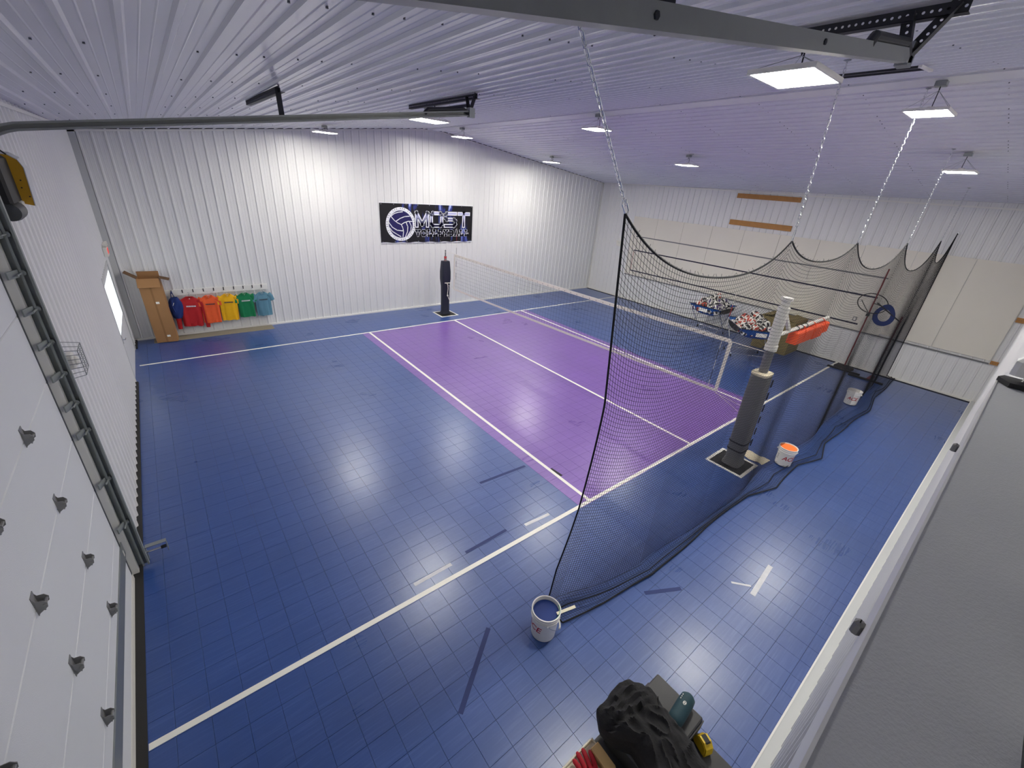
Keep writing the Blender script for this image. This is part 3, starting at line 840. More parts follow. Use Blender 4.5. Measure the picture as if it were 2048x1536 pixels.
for k in range(9):
    u = -BW/2 + 0.05 + k * (BW - 0.1) / 8
    for v in (BH/2 - 0.03, -BH/2 + 0.03):
        MB().lathe([(0.014, 0), (0.010, 0.003)], 10, mtx=Matrix.Rotation(PI/2, 3, 'X'), o=(u, -0.009, v)).build('grommet', 'chrome', t)
def flat_poly(mb, poly, d):
    mb.prism(poly, lambda u, v, dd: (u, -dd, v), d, d + 0.0006)
def stroke(mb, pts, w, d, closed=False):
    n = len(pts)
    for i in range(n if closed else n - 1):
        a = Vector(pts[i]); b = Vector(pts[(i + 1) % n]); tt = (b - a)
        if tt.length < 1e-6: continue
        tt.normalize(); nn = Vector((-tt.y, tt.x)) * w / 2; e = tt * w / 2
        flat_poly(mb, [tuple(a - e - nn), tuple(b + e - nn), tuple(b + e + nn), tuple(a - e + nn)], d)
def disc(mb, c, r, d, n=40, r2=None):
    flat_poly(mb, [(c[0] + r * math.cos(2*PI*k/n), c[1] + (r2 or r) * math.sin(2*PI*k/n)) for k in range(n)], d)
cb = bz(510, 525)
mb = MB(); disc(mb, cb, 0.53, 0.011); mb.build('emblem_ring', 'banner_white', t)
mb = MB()
for k in range(44):
    a = 2 * PI * k / 44
    p0 = (cb[0] + 0.475 * math.cos(a), cb[1] + 0.475 * math.sin(a)); p1 = (cb[0] + 0.505 * math.cos(a), cb[1] + 0.505 * math.sin(a))
    if k % 4: stroke(mb, [p0, p1], 0.016, 0.012)
mb.build('ring_marks', 'line_grey', t)
mb = MB(); disc(mb, cb, 0.44, 0.0125); mb.build('emblem_ball', 'banner_navy', t)
mb = MB()
for ln in ([(345,385),(400,455),(455,500),(515,530)], [(515,530),(570,495),(640,475),(712,480)], [(515,530),(540,590),(550,660),(538,750)],
           [(425,470),(500,420),(580,390),(660,385)], [(352,372),(400,335),(470,312),(540,305)],
           [(300,480),(360,575),(440,630),(545,645)], [(300,565),(360,650),(430,700),(500,745)],
           [(600,492),(628,570),(620,660),(580,752)], [(660,485),(690,560),(680,640),(620,735)]):
    stroke(mb, [bz(*q) for q in ln], 0.026, 0.0135)
n = 40
stroke(mb, [(cb[0] + 0.435 * math.cos(2*PI*k/n), cb[1] + 0.435 * math.sin(2*PI*k/n)) for k in range(n)], 0.02, 0.0135, True)
mb.build('emblem_seams', 'banner_white', t)
LET = {
 'M': ([(0,0),(0,1),(0.5,0.25),(1,1),(1,0)], False), 'T': None,
}
def letters_most(w, d, m, name):
    u0, u1, v0, v1 = -0.49, 1.60, -0.07, 0.34
    cw = (u1 - u0 - 3 * 0.15) / 4
    for k, ch in enumerate('MOST'):
        x0 = u0 + k * (cw + 0.15)
        f = lambda a, b: (x0 + a * cw, v0 + b * (v1 - v0))
        mb = MB()
        if ch == 'M': stroke(mb, [f(0,0), f(0,1), f(0.5,0.1), f(1,1), f(1,0)], w, d)
        if ch == 'O': stroke(mb, [f(0,0.15), f(0,0.85), f(0.15,1), f(0.85,1), f(1,0.85), f(1,0.15), f(0.85,0), f(0.15,0)], w, d, True)
        if ch == 'S': stroke(mb, [f(1,1), f(0.15,1), f(0,0.88), f(0,0.64), f(0.15,0.52), f(0.85,0.52), f(1,0.4), f(1,0.14), f(0.85,0), f(0,0)], w, d)
        if ch == 'T': stroke(mb, [f(0,1), f(1,1)], w, d); stroke(mb, [f(0.5,1), f(0.5,0)], w, d)
        mb.build(name, m, t)
letters_most(0.165, 0.0110, 'banner_dark', 'letter_shadow')
letters_most(0.125, 0.0125, 'banner_white', 'letter_outline')
letters_most(0.066, 0.0140, 'banner_letter', 'letter')
def slab(ch, x0, cw, v0, hgt, w, d, m, name):
    f = lambda a, b: (x0 + a * cw, v0 + b * hgt)
    G = {'V': [[(0,1),(0.5,0),(1,1)], [(-0.12,1),(0.25,1)], [(0.75,1),(1.12,1)]],
         'O': [[(0,0.2),(0,0.8),(0.2,1),(0.8,1),(1,0.8),(1,0.2),(0.8,0),(0.2,0),(0,0.2)]],
         'L': [[(0.25,1),(0.25,0)], [(0,1),(0.5,1)], [(0,0),(0.95,0),(0.95,0.3)]],
         'E': [[(0.15,1),(0.15,0)], [(0,1),(0.95,1),(0.95,0.75)], [(0,0),(0.95,0),(0.95,0.25)], [(0.15,0.5),(0.7,0.5)]],
         'Y': [[(0,1),(0.5,0.5),(1,1)], [(0.5,0.5),(0.5,0)], [(0.28,0),(0.72,0)], [(-0.12,1),(0.2,1)], [(0.8,1),(1.12,1)]],
         'B': [[(0.15,0),(0.15,1)], [(0,1),(0.8,1),(0.95,0.85),(0.95,0.62),(0.8,0.5),(0.15,0.5)], [(0.8,0.5),(0.95,0.38),(0.95,0.12),(0.8,0),(0,0)]],
         'A': [[(0.05,0),(0.5,1),(0.95,0)], [(0.25,0.35),(0.75,0.35)], [(-0.12,0),(0.22,0)], [(0.78,0),(1.12,0)]]}
    mb = MB()
    for ln in G[ch]: stroke(mb, [f(*q) for q in ln], w, d)
    mb.build(name, m, t)
word = 'VOLLEYBALL'
for k, ch in enumerate(word):
    x0 = -0.51 + k * 0.2195; cw = 0.122
    slab(ch, x0, cw, -0.395, 0.165, 0.074, 0.0115, 'banner_white', 'letter_outline')
    slab(ch, x0, cw, -0.395, 0.165, 0.042, 0.0130, 'banner_dark', 'letter')

# ================================================================== COAT RACK, SHIRTS, MAT, CARDBOARD BOX
t = thing('coat_rack', 'long white coat rack board with black hooks on far wall', 'coat rack', (-6.42, YF - 0.019, 1.09))
MB().cbox(-1.19, 1.19, -0.022, 0, 0, 0.155, 0.004).build('board', 'white_trim', t)
hx = [-7.46, -7.23, -7.0, -6.77, -6.54, -6.31, -6.07, -5.84, -5.615, -5.385]
for x in hx:
    MB().tube([(x + 6.42, -0.022, 0.13), (x + 6.42, -0.07, 0.125), (x + 6.42, -0.085, 0.15)], 0.008, 6).tube([(x + 6.42, -0.022, 0.09), (x + 6.42, -0.045, 0.075), (x + 6.42, -0.055, 0.095)], 0.007, 6).box(x + 6.41, x + 6.43, -0.027, -0.021, 0.06, 0.145).build('hook', 'black', t)
def shirt(label, x, m, zt, zb, hw, long=False, tilt=0.0, prt='print_grey'):
    yc = YF - 0.14
    t = thing('shirt', label, 'shirt', (x, yc, zb), 0, 'shirts hung on the coat rack')
    t.rotation_euler = (0, tilt, 0)
    H = zt - zb
    def body(a, b):
        th = 2 * PI * a
        z = b * H
        # half width: hem -> underarm -> shoulder -> neck
        if b < 0.80: w = hw * (0.94 + 0.05 * b)
        else:
            s = (b - 0.80) / 0.20
            w = hw * (0.98 - 0.60 * s * s)
        dp = 0.055 * (1 - 0.55 * max(0, (b - 0.75) / 0.25))
        c, s_ = math.cos(th), math.sin(th)
        xx = w * math.copysign(abs(c) ** 0.6, c); yy = dp * math.copysign(abs(s_) ** 0.8, s_)
        fold = 0.020 * (1 - b) * math.sin(xx * 42 + 2 * b + x * 9) + 0.008 * math.sin(xx * 90 + x * 5) * (1 - b)
        if b > 0.99: z -= 0.035 * (1 - abs(xx) / (hw * 0.4)) * (1 if yy < 0 else 0.2)
        return (xx, yy + fold, z + 0.008 * math.sin(xx * 30) * (1 - b))
    bb = MB(); bb.grid(body, 40, 16, closed_u=True); bo = bb.build('body', m, t, smooth=60, recalc=True)
    for s in (-1, 1):
        p0 = Vector((s * hw * 0.74, 0, H * 0.90))
        if long:
            pts = [p0, Vector((s * (hw + 0.045), -0.01, H * 0.70)), Vector((s * (hw + 0.07), -0.015, H * 0.35)), Vector((s * (hw + 0.075), -0.02, -0.06))]
            rr = [0.085, 0.075, 0.06, 0.045]
        else:
            pts = [p0, Vector((s * (hw - 0.005), -0.005, H * 0.80)), Vector((s * (hw + 0.035), -0.005, H * 0.63))]
            rr = [0.08, 0.078, 0.068]
        R = []
        for i, p in enumerate(pts):
            tt = (pts[min(i+1, len(pts)-1)] - pts[max(i-1, 0)]).normalized(); a_ = Vector((0, 1, 0)); b_ = tt.cross(a_).normalized()
            R.append([tuple(p + a_ * 0.55 * rr[i] * math.sin(2*PI*k/14) + b_ * rr[i] * math.cos(2*PI*k/14)) for k in range(14)])
        MB().rings(R, True, True).build('sleeve', m, t, smooth=50)
    MB().tube([(hw * 0.36 * math.cos(a), -0.025 + 0.03 * math.sin(a), H + 0.002 - 0.02 * (1 if math.sin(a) < 0 else 0)) for a in [2*PI*k/16 for k in range(16)]], 0.010, 6, closed=True).build('collar', m, bo, smooth=True)
    MB().box(-0.012, 0.012, -0.032, -0.028, H - 0.055, H - 0.02).build('neck_tag', 'label_white', bo)
    mb = MB()
    for k in range(9):
        mb.box(-0.10 + k * 0.0235, -0.083 + k * 0.0235, -0.0825, -0.080, H * 0.68, H * 0.68 + 0.035)
    mb.build('chest_print', prt, bo)
    # hanger
    hg = MB()
    hg.tube([(0, -0.005, H + 0.0), (0, -0.005, H + 0.07), (0.018, -0.005, H + 0.10), (0.0, -0.005, H + 0.122), (-0.016, 0.015, H + 0.10)], 0.003, 6)
    hg.tube([(-hw * 0.72, 0, H * 0.9), (0, -0.005, H + 0.0), (hw * 0.72, 0, H * 0.9)], 0.004, 6)
    hg.build('hanger', 'plastic_white' if m != 'sh_red' else 'black', t)
shirt('red long-sleeved shirt hanging on white coat rack', -7.16, 'sh_red', 1.06, 0.27, 0.235, True, 0.05, 'tape_pale')
shirt('orange t-shirt hanging on white coat rack', -6.72, 'sh_orange', 1.06, 0.31, 0.215, False, 0.03)
shirt('yellow t-shirt hanging on white coat rack', -6.29, 'sh_yellow', 1.06, 0.33, 0.215, False, 0.03)
shirt('green t-shirt hanging on white coat rack', -5.86, 'sh_green', 1.05, 0.37, 0.205, False, 0.0, 'tape_pale')
shirt('grey-blue t-shirt at the right end of white coat rack', -5.42, 'sh_teal', 1.04, 0.36, 0.205, False, 0.0)
# navy bag bundle
t = thing('backpack', 'navy blue bag hanging at the left end of white coat rack', 'bag', (-7.45, YF - 0.15, 0.52))
def bagf(a, b):
    th = 2 * PI * a; z = b
    r = 0.155 * math.sin(PI * (0.12 + 0.80 * b)) ** 0.6
    f = 1 + 0.12 * math.sin(3 * th + 5 * b) + 0.07 * math.sin(7 * th - 9 * b)
    return (r * f * math.cos(th) + 0.02 * b, 0.6 * r * f * math.sin(th), 0.56 * z)
b_ = MB(); b_.grid(bagf, 28, 16, closed_u=True)
b_.rings([[bagf(k/28, 0) for k in range(28)], [(0, 0, -0.01)] * 28], False, False)
b_.build('body', 'sh_navy', t, smooth=True)
MB().tube([(-0.05, -0.05, 0.50), (-0.07, -0.105, 0.36), (-0.04, -0.11, 0.2)], 0.014, 8).build('strap', 'sh_navy', t, smooth=True)
MB().tube([(0.03, 0, 0.52), (0.0, 0.04, 0.66), (-0.01, 0.06, 0.71), (-0.03, 0.04, 0.66), (-0.05, 0, 0.52)], 0.010, 8).build('carry_loop', 'sh_navy', t, smooth=True)
MB().tube([(-0.02, -0.10, 0.44), (-0.05, -0.112, 0.37)], 0.006, 6).build('zip_pull', 'label_white', t)
# mat on the floor below the shirts
o = MB().cbox(-8.08, -5.29, 10.47, 10.855, 0.0, 0.012, 0.004).build('floor_mat', 'mat_tan'); tag(o, 'narrow tan floor mat below the hanging shirts', 'mat')
# leaning cardboard carton
t = thing('cardboard_box', 'tall open cardboard box leaning in the far left corner', 'cardboard box', (-7.79, 10.58, 0.014), -0.10)
CW, CD, CH = 0.215, 0.15, 1.62
def tilt(p):
    x, y, z = p; return (x - z * 0.035, y + z * 0.055, z)
def wallq(mb, pts, th=0.004):
    pts = [Vector(tilt(p)) for p in pts]
    n_ = (pts[1] - pts[0]).cross(pts[2] - pts[0]).normalized() * th
    mb.add([tuple(p) for p in pts] + [tuple(p + n_) for p in pts], [(0,1,2,3),(7,6,5,4),(0,4,5,1),(1,5,6,2),(2,6,7,3),(3,7,4,0)])
mb = MB()
wallq(mb, [(-CW,-CD,0),(CW,-CD,0),(CW,-CD,CH),(-CW,-CD,CH)])
wallq(mb, [(CW,-CD,0),(CW,CD,0),(CW,CD,CH),(CW,-CD,CH)])
wallq(mb, [(CW,CD,0),(-CW,CD,0),(-CW,CD,CH),(CW,CD,CH)])
wallq(mb, [(-CW,CD,0),(-CW,-CD,0),(-CW,-CD,CH),(-CW,CD,CH)])
wallq(mb, [(-CW,-CD,0.002),(-CW,CD,0.002),(CW,CD,0.002),(CW,-CD,0.002)])
mb.build('carton', 'cardboard', t)
mb = MB(); wallq(mb, [(-CW,-CD-0.005,CH),(CW,-CD-0.005,CH),(CW*1.02,-CD-0.13,CH-0.19),(-CW*1.02,-CD-0.13,CH-0.19)]); mb.build('flap', 'cardboard', t)
mb = MB(); wallq(mb, [(-CW,CD,CH),(CW,CD,CH),(CW,CD+0.01,CH+0.12),(-CW,CD+0.01,CH+0.12)]); mb.build('flap', 'cardboard', t)
mb = MB(); wallq(mb, [(-CW,-CD,CH),(-CW,CD,CH),(-CW-0.21,CD,CH+0.15),(-CW-0.21,-CD,CH+0.15)]); mb.build('flap', 'cardboard_dark', t)
mb = MB(); wallq(mb, [(CW,CD,CH),(CW,-CD,CH),(CW+0.19,-CD,CH-0.06),(CW+0.19,CD,CH-0.06)]); mb.build('flap', 'cardboard_dark', t)
for (u, z) in ((0.05, 1.02), (0.06, 0.16)):
    mb = MB(); wallq(mb, [(u-0.035,-CD-0.0045,z-0.025),(u+0.035,-CD-0.0045,z-0.025),(u+0.035,-CD-0.0045,z+0.025),(u-0.035,-CD-0.0045,z+0.025)], -0.001); mb.build('sticker', 'label_white', t)
for z in (1.08, 0.70):
    mb = MB(); wallq(mb, [(-CW-0.0045,-0.02,z-0.08),(-CW-0.0045,0.02,z-0.08),(-CW-0.0045,0.02,z+0.06),(-CW-0.0045,-0.02,z+0.06)], 0.001); mb.build('sticker', 'label_white', t)
mb = MB(); wallq(mb, [(-0.02,-CD-0.0044,0),(0.02,-CD-0.0044,0),(0.02,-CD-0.0044,CH),(-0.02,-CD-0.0044,CH)], -0.0006); mb.build('packing_tape', 'cardboard_seam', t)

# ================================================================== VOLLEYBALL NET AND POSTS
def strands(lines, r, n=3):
    """many thin tubes from equal-length point arrays (K, L, 3)"""
    P_ = np.asarray(lines, float); K, L_, _ = P_.shape
    T_ = np.gradient(P_, axis=1); T_ /= np.linalg.norm(T_, axis=2, keepdims=True) + 1e-9
    ref = np.array([0.31, 0.87, 0.39])
    A = np.cross(T_, ref); A /= np.linalg.norm(A, axis=2, keepdims=True) + 1e-9
    B = np.cross(T_, A)
    ang = 2 * np.pi * np.arange(n) / n
    V = P_[:, :, None, :] + r * (A[:, :, None, :] * np.cos(ang)[None, None, :, None] + B[:, :, None, :] * np.sin(ang)[None, None, :, None])
    idx = np.arange(K * L_ * n).reshape(K, L_, n)
    a = idx[:, :-1, :]; b = idx[:, 1:, :]
    F = np.stack([a, np.roll(a, -1, 2), np.roll(b, -1, 2), b], -1).reshape(-1, 4)
    return V.reshape(-1, 3), F
def np_mesh(name, VF, m):
    vs = []; fs = []; o = 0
    for V, F in VF:
        vs.append(V); fs.append(F + o); o += len(V)
    V = np.concatenate(vs).astype(np.float32); F = np.concatenate(fs).astype(np.int32)
    me = bpy.data.meshes.new(name)
    me.vertices.add(len(V)); me.vertices.foreach_set('co', V.ravel())
    me.loops.add(F.size); me.loops.foreach_set('vertex_index', F.ravel())
    me.polygons.add(len(F)); me.polygons.foreach_set('loop_start', np.arange(0, F.size, 4, dtype=np.int32))
    me.update(calc_edges=True)
    me.materials.append(MATS[m])
    return me
NY0, NY1, NZ0, NZ1 = -0.14, 9.05, 1.22, 2.22
t = thing('volleyball_net', 'long white-taped volleyball net stretched across the purple zone', 'net', (0, 4.45, 0))
yl = np.linspace(NY0, NY1, 93) - 4.45
def nsag(y): return -0.015 * (1 - ((y) / 4.6) ** 2)
def nz(y, z):
    s = (y + 4.6) / 9.2; k = (z - NZ0) / (NZ1 - NZ0)
    return (1.265 - 0.20 * s) * (1 - k) + (2.225 - 0.055 * s) * k + nsag(y)
vert = [[(0.0, y, nz(y, z)) for z in np.linspace(NZ0, NZ1, 3)] for y in yl]
zl = np.linspace(NZ0, NZ1, 11)
hor = [[(0.0, y, nz(y, z)) for y in np.linspace(NY0, NY1, 24) - 4.45] for z in zl]
o = link('netting', np_mesh('netting', [strands(vert, 0.0016), strands(hor, 0.0016)], 'net_grey'), t); o['kind'] = 'stuff'
def tape_strip(z0, z1, name):
    mb = MB()
    ys = [NY0 - 4.45 + k * (NY1 - NY0) / 24 for k in range(25)]
    R = [[(-0.004, y, nz(y, z0)), (0.004, y, nz(y, z0)), (0.004, y, nz(y, z1)), (-0.004, y, nz(y, z1))] for y in ys]
    mb.rings(R); mb.build(name, 'tape_white', t)
tape_strip(NZ1 - 0.035, NZ1 + 0.035, 'top_tape')
tape_strip(NZ0 - 0.025, NZ0 + 0.025, 'bottom_tape')
for y in (NY0, NY1):
    MB().box(-0.005, 0.005, y - 4.45 - 0.03, y - 4.45 + 0.03, nz(y - 4.45, NZ0), nz(y - 4.45, NZ1)).build('side_tape', 'tape_white', t)
mb = MB()
for k in range(46):
    y = NY0 + 0.1 + k * 0.2 - 4.45
    mb.box(-0.0055, 0.0055, y, y + 0.012, nz(y, NZ1 - 0.02), nz(y, NZ1 + 0.002))
o = mb.build('tape_lacing', 'net_grey', t); o['kind'] = 'stuff'
for y, nm in ((0.02, 'a'), (8.96, 'b')):
    for k in range(9):
        z0 = NZ0 + 0.0 + k * 0.2
        MB().tube([(0.012, y - 4.45, z0), (0.012, y - 4.45, z0 + 0.2)], 0.005, 6).build('antenna_band', 'red' if (k % 2 and k > 5) else ('tape_white' if k % 2 == 0 else 'net_grey'), t)
MB().tube([(0, NY0 - 4.45, NZ1), (-0.01, -0.80 - 4.45, NZ1 + 0.01)], 0.005, 6).build('top_cable', 'tape_white', t)
MB().tube([(0, NY0 - 4.45, NZ0), (0.03, -0.66 - 4.45, NZ0 - 0.06)], 0.004, 6).build('bottom_rope', 'tape_white', t)
MB().tube([(0, NY0 - 4.45, NZ0 + 0.02), (0.03, -0.66 - 4.45, NZ0 - 0.20)], 0.004, 6).build('bottom_rope', 'tape_white', t)
MB().tube([(0, NY1 - 4.45, NZ1), (0.06, 9.78 - 4.45, 2.16)], 0.005, 6).build('top_cable', 'tape_white', t)
MB().tube([(0, NY1 - 4.45, 1.06), (0.06, 9.68 - 4.45, 1.12)], 0.004, 6).build('bottom_rope', 'tape_white', t)

def rsq(w, d, n=24, p=0.45):
    out = []
    for k in range(n):
        a = 2*PI*k/n; c, s = math.cos(a), math.sin(a)
        out.append((w * math.copysign(abs(c) ** p, c), d * math.copysign(abs(s) ** p, s)))
    return out
def floor_plate(t, cx, cy, h):
    MB().box(cx - h, cx + h, cy - h, cy - h + 0.055, 0, 0.004).box(cx - h, cx + h, cy + h - 0.055, cy + h, 0, 0.004).box(cx - h, cx - h + 0.055, cy - h + 0.055, cy + h - 0.055, 0, 0.004).box(cx + h - 0.055, cx + h, cy - h + 0.055, cy + h - 0.055, 0, 0.004).build('plate_border', 'line_white', t)
    MB().box(cx - h + 0.055, cx + h - 0.055, cy - h + 0.055, cy + h - 0.055, 0, 0.006).build('plate', 'black', t)
def pad_mesh(prof, lean=(0, 0), seed=0):
    R = []
    for w, z in prof:
        R.append([(u + lean[0] * z, v + lean[1] * z, z + 0.006 * math.sin(6 * k + seed)) for k, (u, v) in enumerate(rsq(w, w * 0.85))])
    return MB().rings(R, True, True)
# far post
t = thing('net_post', 'net post in navy padding standing before the far wall', 'net post', (0.10, 9.80, 0))
floor_plate(t, 0.02, 0.0, 0.345)
MB().lathe([(0.045, 0.004), (0.045, 1.95), (0.04, 1.96), (0.04, 2.02)], 20).build('post', 'pole_grey', t, smooth=True)
pdf = pad_mesh([(0.17, 0.02), (0.135, 0.12), (0.13, 0.5), (0.135, 1.0), (0.165, 1.25), (0.165, 1.5), (0.14, 1.8), (0.13, 1.86)]).build('pad', 'navy_pad', t, smooth=35)
MB().lathe([(0.045, 1.86), (0.045, 2.0), (0.035, 2.02)], 16).build('red_collar', 'red', t, smooth=True)
MB().lathe([(0.022, 2.0), (0.022, 2.2), (0.015, 2.22)], 12).build('inner_tube', 'pole_grey', t, smooth=True)
MB().tube([(0.0, -0.16, 1.14), (0.02, -0.165, 0.95), (-0.01, -0.17, 0.72), (0.04, -0.17, 0.6), (0.10, -0.168, 0.5)], 0.010, 6).ball((0.0, -0.17, 0.7), 0.03, 8, 6).build('tie_cord', 'tape_white', pdf)
MB().tube([(-0.10, -0.15, 1.14), (0.13, -0.15, 1.13)], 0.014, 6).build('strap', 'tape_white', pdf)
# near post, leaning slightly, with swing arm
LX = -0.072
t = thing('net_post', 'net post in dark grey padding standing inside the divider net', 'net post', (0.10, -0.80, 0))
floor_plate(t, 0.0, 0.02, 0.345)
MB().rings([[(0.07 * math.cos(2*PI*k/20) + LX * z, 0.07 * math.sin(2*PI*k/20), z) for k in range(20)] for z in (0.006, 1.0, 2.4)]).build('post', 'pole_grey', t, smooth=True)
pdn = pad_mesh([(0.19, 0.03), (0.15, 0.16), (0.165, 0.4), (0.165, 0.9), (0.17, 1.4), (0.16, 1.86)], (LX, 0), 2).build('pad', 'grey_pad', t, smooth=35)
R = [[(u + LX * z, v, z) for u, v in rsq(w, w * 0.85)] for w, z in ((0.15, 1.85), (0.165, 1.87), (0.165, 1.90), (0.10, 1.905))]
MB().rings(R).build('foam_rim', 'foam', pdn, smooth=True)
for z, w in ((0.36, 0.172), (0.52, 0.174)):
    MB().rings([[(u + LX * zz, v, zz) for u, v in rsq(w, w * 0.85)] for zz in (z - 0.012, z + 0.012)]).build('strap', 'black', pdn, smooth=True)
for k in range(6):
    z = 0.45 + 0.24 * k
    MB().box(0.10 + LX * z, 0.14 + LX * z, -0.158, -0.145, z, z + 0.13).build('buckle_flap', 'black', pdn)
MB().rings([[(0.083 * math.cos(2*PI*k/20) + LX * z, 0.083 * math.sin(2*PI*k/20), z) for k in range(20)] for z in (2.36, 2.8, 3.02)]).build('sleeve', 'pole_white', t, smooth=True)
MB().rings([[(r * math.cos(2*PI*k/20) + LX * z, r * math.sin(2*PI*k/20), z) for k in range(20)] for r, z in ((0.095, 2.30), (0.095, 2.38), (0.09, 2.40))]).build('clamp', 'pole_white', t, smooth=True)
MB().rings([[(r * math.cos(2*PI*k/20) + LX * z, r * math.sin(2*PI*k/20), z) for k in range(20)] for r, z in ((0.06, 3.02), (0.06, 3.12), (0.085, 3.13), (0.085, 3.17))]).build('cap', 'pole_white', t, smooth=True)
arm = MB().tube([(-0.16, 0, 2.54), (2.40, 0.02, 2.52)], 0.034, 10); arm.build('swing_arm', 'pole_white', t, smooth=True)
MB().bar((-0.19, 0, 3.0), (0.36, 0.0, 2.56), 0.05, 0.05).build('diagonal_strut', 'pole_white', t)
for x in (0.75, 0.95, 1.15):
    MB().tube([(x, 0.037 * math.cos(a), 2.535 + 0.037 * math.sin(a)) for a in [2*PI*k/12 for k in range(12)]], 0.006, 5, closed=True).build('band', 'black', t)
# orange pad strapped below the swing arm
o = thing('orange_pad', 'orange foam pad strapped under the white arm of near post', 'pad', (1.62, -0.79, 2.50))
for (xa, xb, w, z0, z1) in ((-0.80, -0.05, 0.085, -0.245, -0.03), (-0.05, 0.45, 0.095, -0.255, -0.025), (0.45, 0.80, 0.08, -0.22, -0.03)):
    MB().cbox(xa, xb - 0.004, -w, w, z0, z1, 0.018).build('foam_block', 'orange_pad', o)
for x in (-0.5, 0.0, 0.5):
    MB().tube([(x, 0.092 * math.cos(a), -0.10 + 0.155 * math.sin(a)) for a in [2*PI*k/16 for k in range(16)]], 0.008, 5, closed=True).build('strap', 'orange_pad', o)
# crumpled pale patch by the near plate
o = MB()
o.grid(lambda a, b: (0.52 + 0.30 * a + 0.02 * math.sin(9 * b), -1.16 + 0.42 * b - 0.03 * a, 0.005 + 0.007 * abs(math.sin(17 * a + 11 * b) * math.cos(13 * b - 7 * a))), 10, 12)
o = o.build('crumpled_sheet', 'foam', smooth=True); tag(o, 'crumpled pale sheet on floor beside the near post plate', 'sheet')

# ================================================================== BALL CARTS AND BALLS
def cart(label, cx, cy, rz, A, B, zr=0.97):
    t = thing('ball_cart', label, 'ball cart', (cx, cy, 0), rz, 'folding ball carts')
    def sling(a, b):
        u = (a * 2 - 1); v = (b * 2 - 1)
        z = zr + 0.05 * abs(u) ** 3 - 0.30 * (1 - u ** 6) * (1 - v ** 4)
        return (u * A, v * B * (0.9 + 0.1 * abs(u)), z)
    MB().grid(sling, 20, 16).build('sling', 'cart_blue', t, smooth=True)
    for s in (-1, 1):
        MB().grid(lambda a, b: ((a*2-1) * A * 0.8, s * (B * (0.9 + 0.1 * abs((a*2-1) * 0.8)) + 0.012), zr + 0.05 * abs((a*2-1)*0.8) ** 3 - 0.17 * b * (1 - abs(a*2-1) ** 3)), 14, 3).build('side_panel', 'black', t, smooth=True)
    for s in (-1, 1):
        MB().tube([(u * A, s * B * (0.9 + 0.1 * abs(u)), zr + 0.05 * abs(u) ** 3 + 0.008) for u in [k / 8 - 1 for k in range(17)]], 0.011, 8).build('rim_tube', 'chrome', t, smooth=True)
        MB().tube([(s * A, -B, zr + 0.058), (s * A, 0, zr + 0.045), (s * A, B, zr + 0.058)], 0.010, 8).build('end_cord', 'black', t, smooth=True)
    for sx in (-1, 1):
        for sy in (-1, 1):
            lg = MB().tube([(sx * A * 0.92, sy * B * 0.95, zr + 0.03), (-sx * A * 0.45, sy * B * 0.88, 0.09)], 0.011, 8).build('leg', 'chrome', t, smooth=True)
            w = MB().lathe([(0.035, -0.012), (0.042, -0.006), (0.042, 0.006), (0.035, 0.012)], 14, mtx=Matrix.Rotation(PI/2, 3, 'X'), o=(-sx * A * 0.45, sy * B * 0.88, 0.042))
            w.build('caster', 'rubber', lg, smooth=True)
    for s in (-1, 1):
        MB().tube([(s * A * 0.45, -B * 0.88, 0.11), (s * A * 0.45, B * 0.88, 0.11)], 0.009, 8).build('cross_bar', 'chrome', t)
    MB().box(-A - 0.004, -A + 0.0, -0.16, 0.16, zr - 0.14, zr - 0.02).build('side_badge', 'label_white', t)
    return t, A, B, zr
def ball_mesh(name, c1, c2):
    bm = bmesh.new(); bmesh.ops.create_icosphere(bm, subdivisions=3, radius=0.105)
    me = bpy.data.meshes.new(name)
    for f in bm.faces:
        c = f.calc_center_median().normalized()
        ax = max(range(3), key=lambda i: abs(c[i])); o = c[(ax + 1) % 3] / abs(c[ax])
        strip = 1 if abs(o) < 0.36 else 0
        f.material_index = (1 if strip else (0 if c[ax] > 0 else 2)); f.smooth = True
    bm.to_mesh(me); bm.free()
    for m in ('ball_white', c1, c2): me.materials.append(MATS[m])
    return me
balls = [('white volleyball with black stripes', ball_mesh('ball_a', 'ball_black', 'ball_white')),
         ('white volleyball with red stripes', ball_mesh('ball_b', 'ball_red', 'ball_white')),
         ('white volleyball with black and red stripes', ball_mesh('ball_c', 'ball_black', 'ball_red')),
         ('white volleyball with purple stripes', ball_mesh('ball_d', 'ball_purple', 'ball_white'))]
def fill(root, A, B, zr, where, seed, wts):
    rnd = random.Random(seed)
    mw = root.matrix_basis.copy()
    Rz = Matrix.Rotation(root.rotation_euler.z, 3, 'Z'); c = Vector(root.location)
    sp = 0.213
    nx0 = int(2 * A * 0.98 / sp); ny0 = int(2 * B * 0.95 / sp)
    for lay in range(4):
        nx = nx0 - lay; ny = ny0 - lay
        if lay == 3: nx, ny = nx0 - 3, 1
        z = zr - 0.105 + lay * 0.148
        for i in range(nx):
            for j in range(ny):
                if ny < 1: continue
                u = (i - (nx - 1) / 2) * sp + rnd.uniform(-.003, .003); v = (j - (ny - 1) / 2) * sp + rnd.uniform(-.003, .003)
                if lay == 3 and rnd.random() < 0.3: continue
                k = rnd.choices(range(4), wts)[0]
                p = c + Rz @ Vector((u, v, z + 0.02 * (abs(u) / A) ** 2))
                o = link('volleyball', balls[k][1], None, p, (rnd.uniform(0, 6), rnd.uniform(0, 6), rnd.uniform(0, 6)))
                tag(o, balls[k][0] + ' heaped in the ball cart ' + where, 'volleyball', balls[k][0] + ', cart ' + where)
ca = cart('blue folding ball cart heaped with volleyballs, nearer the far wall', 7.80, 3.95, 0.0, 0.66, 0.57)
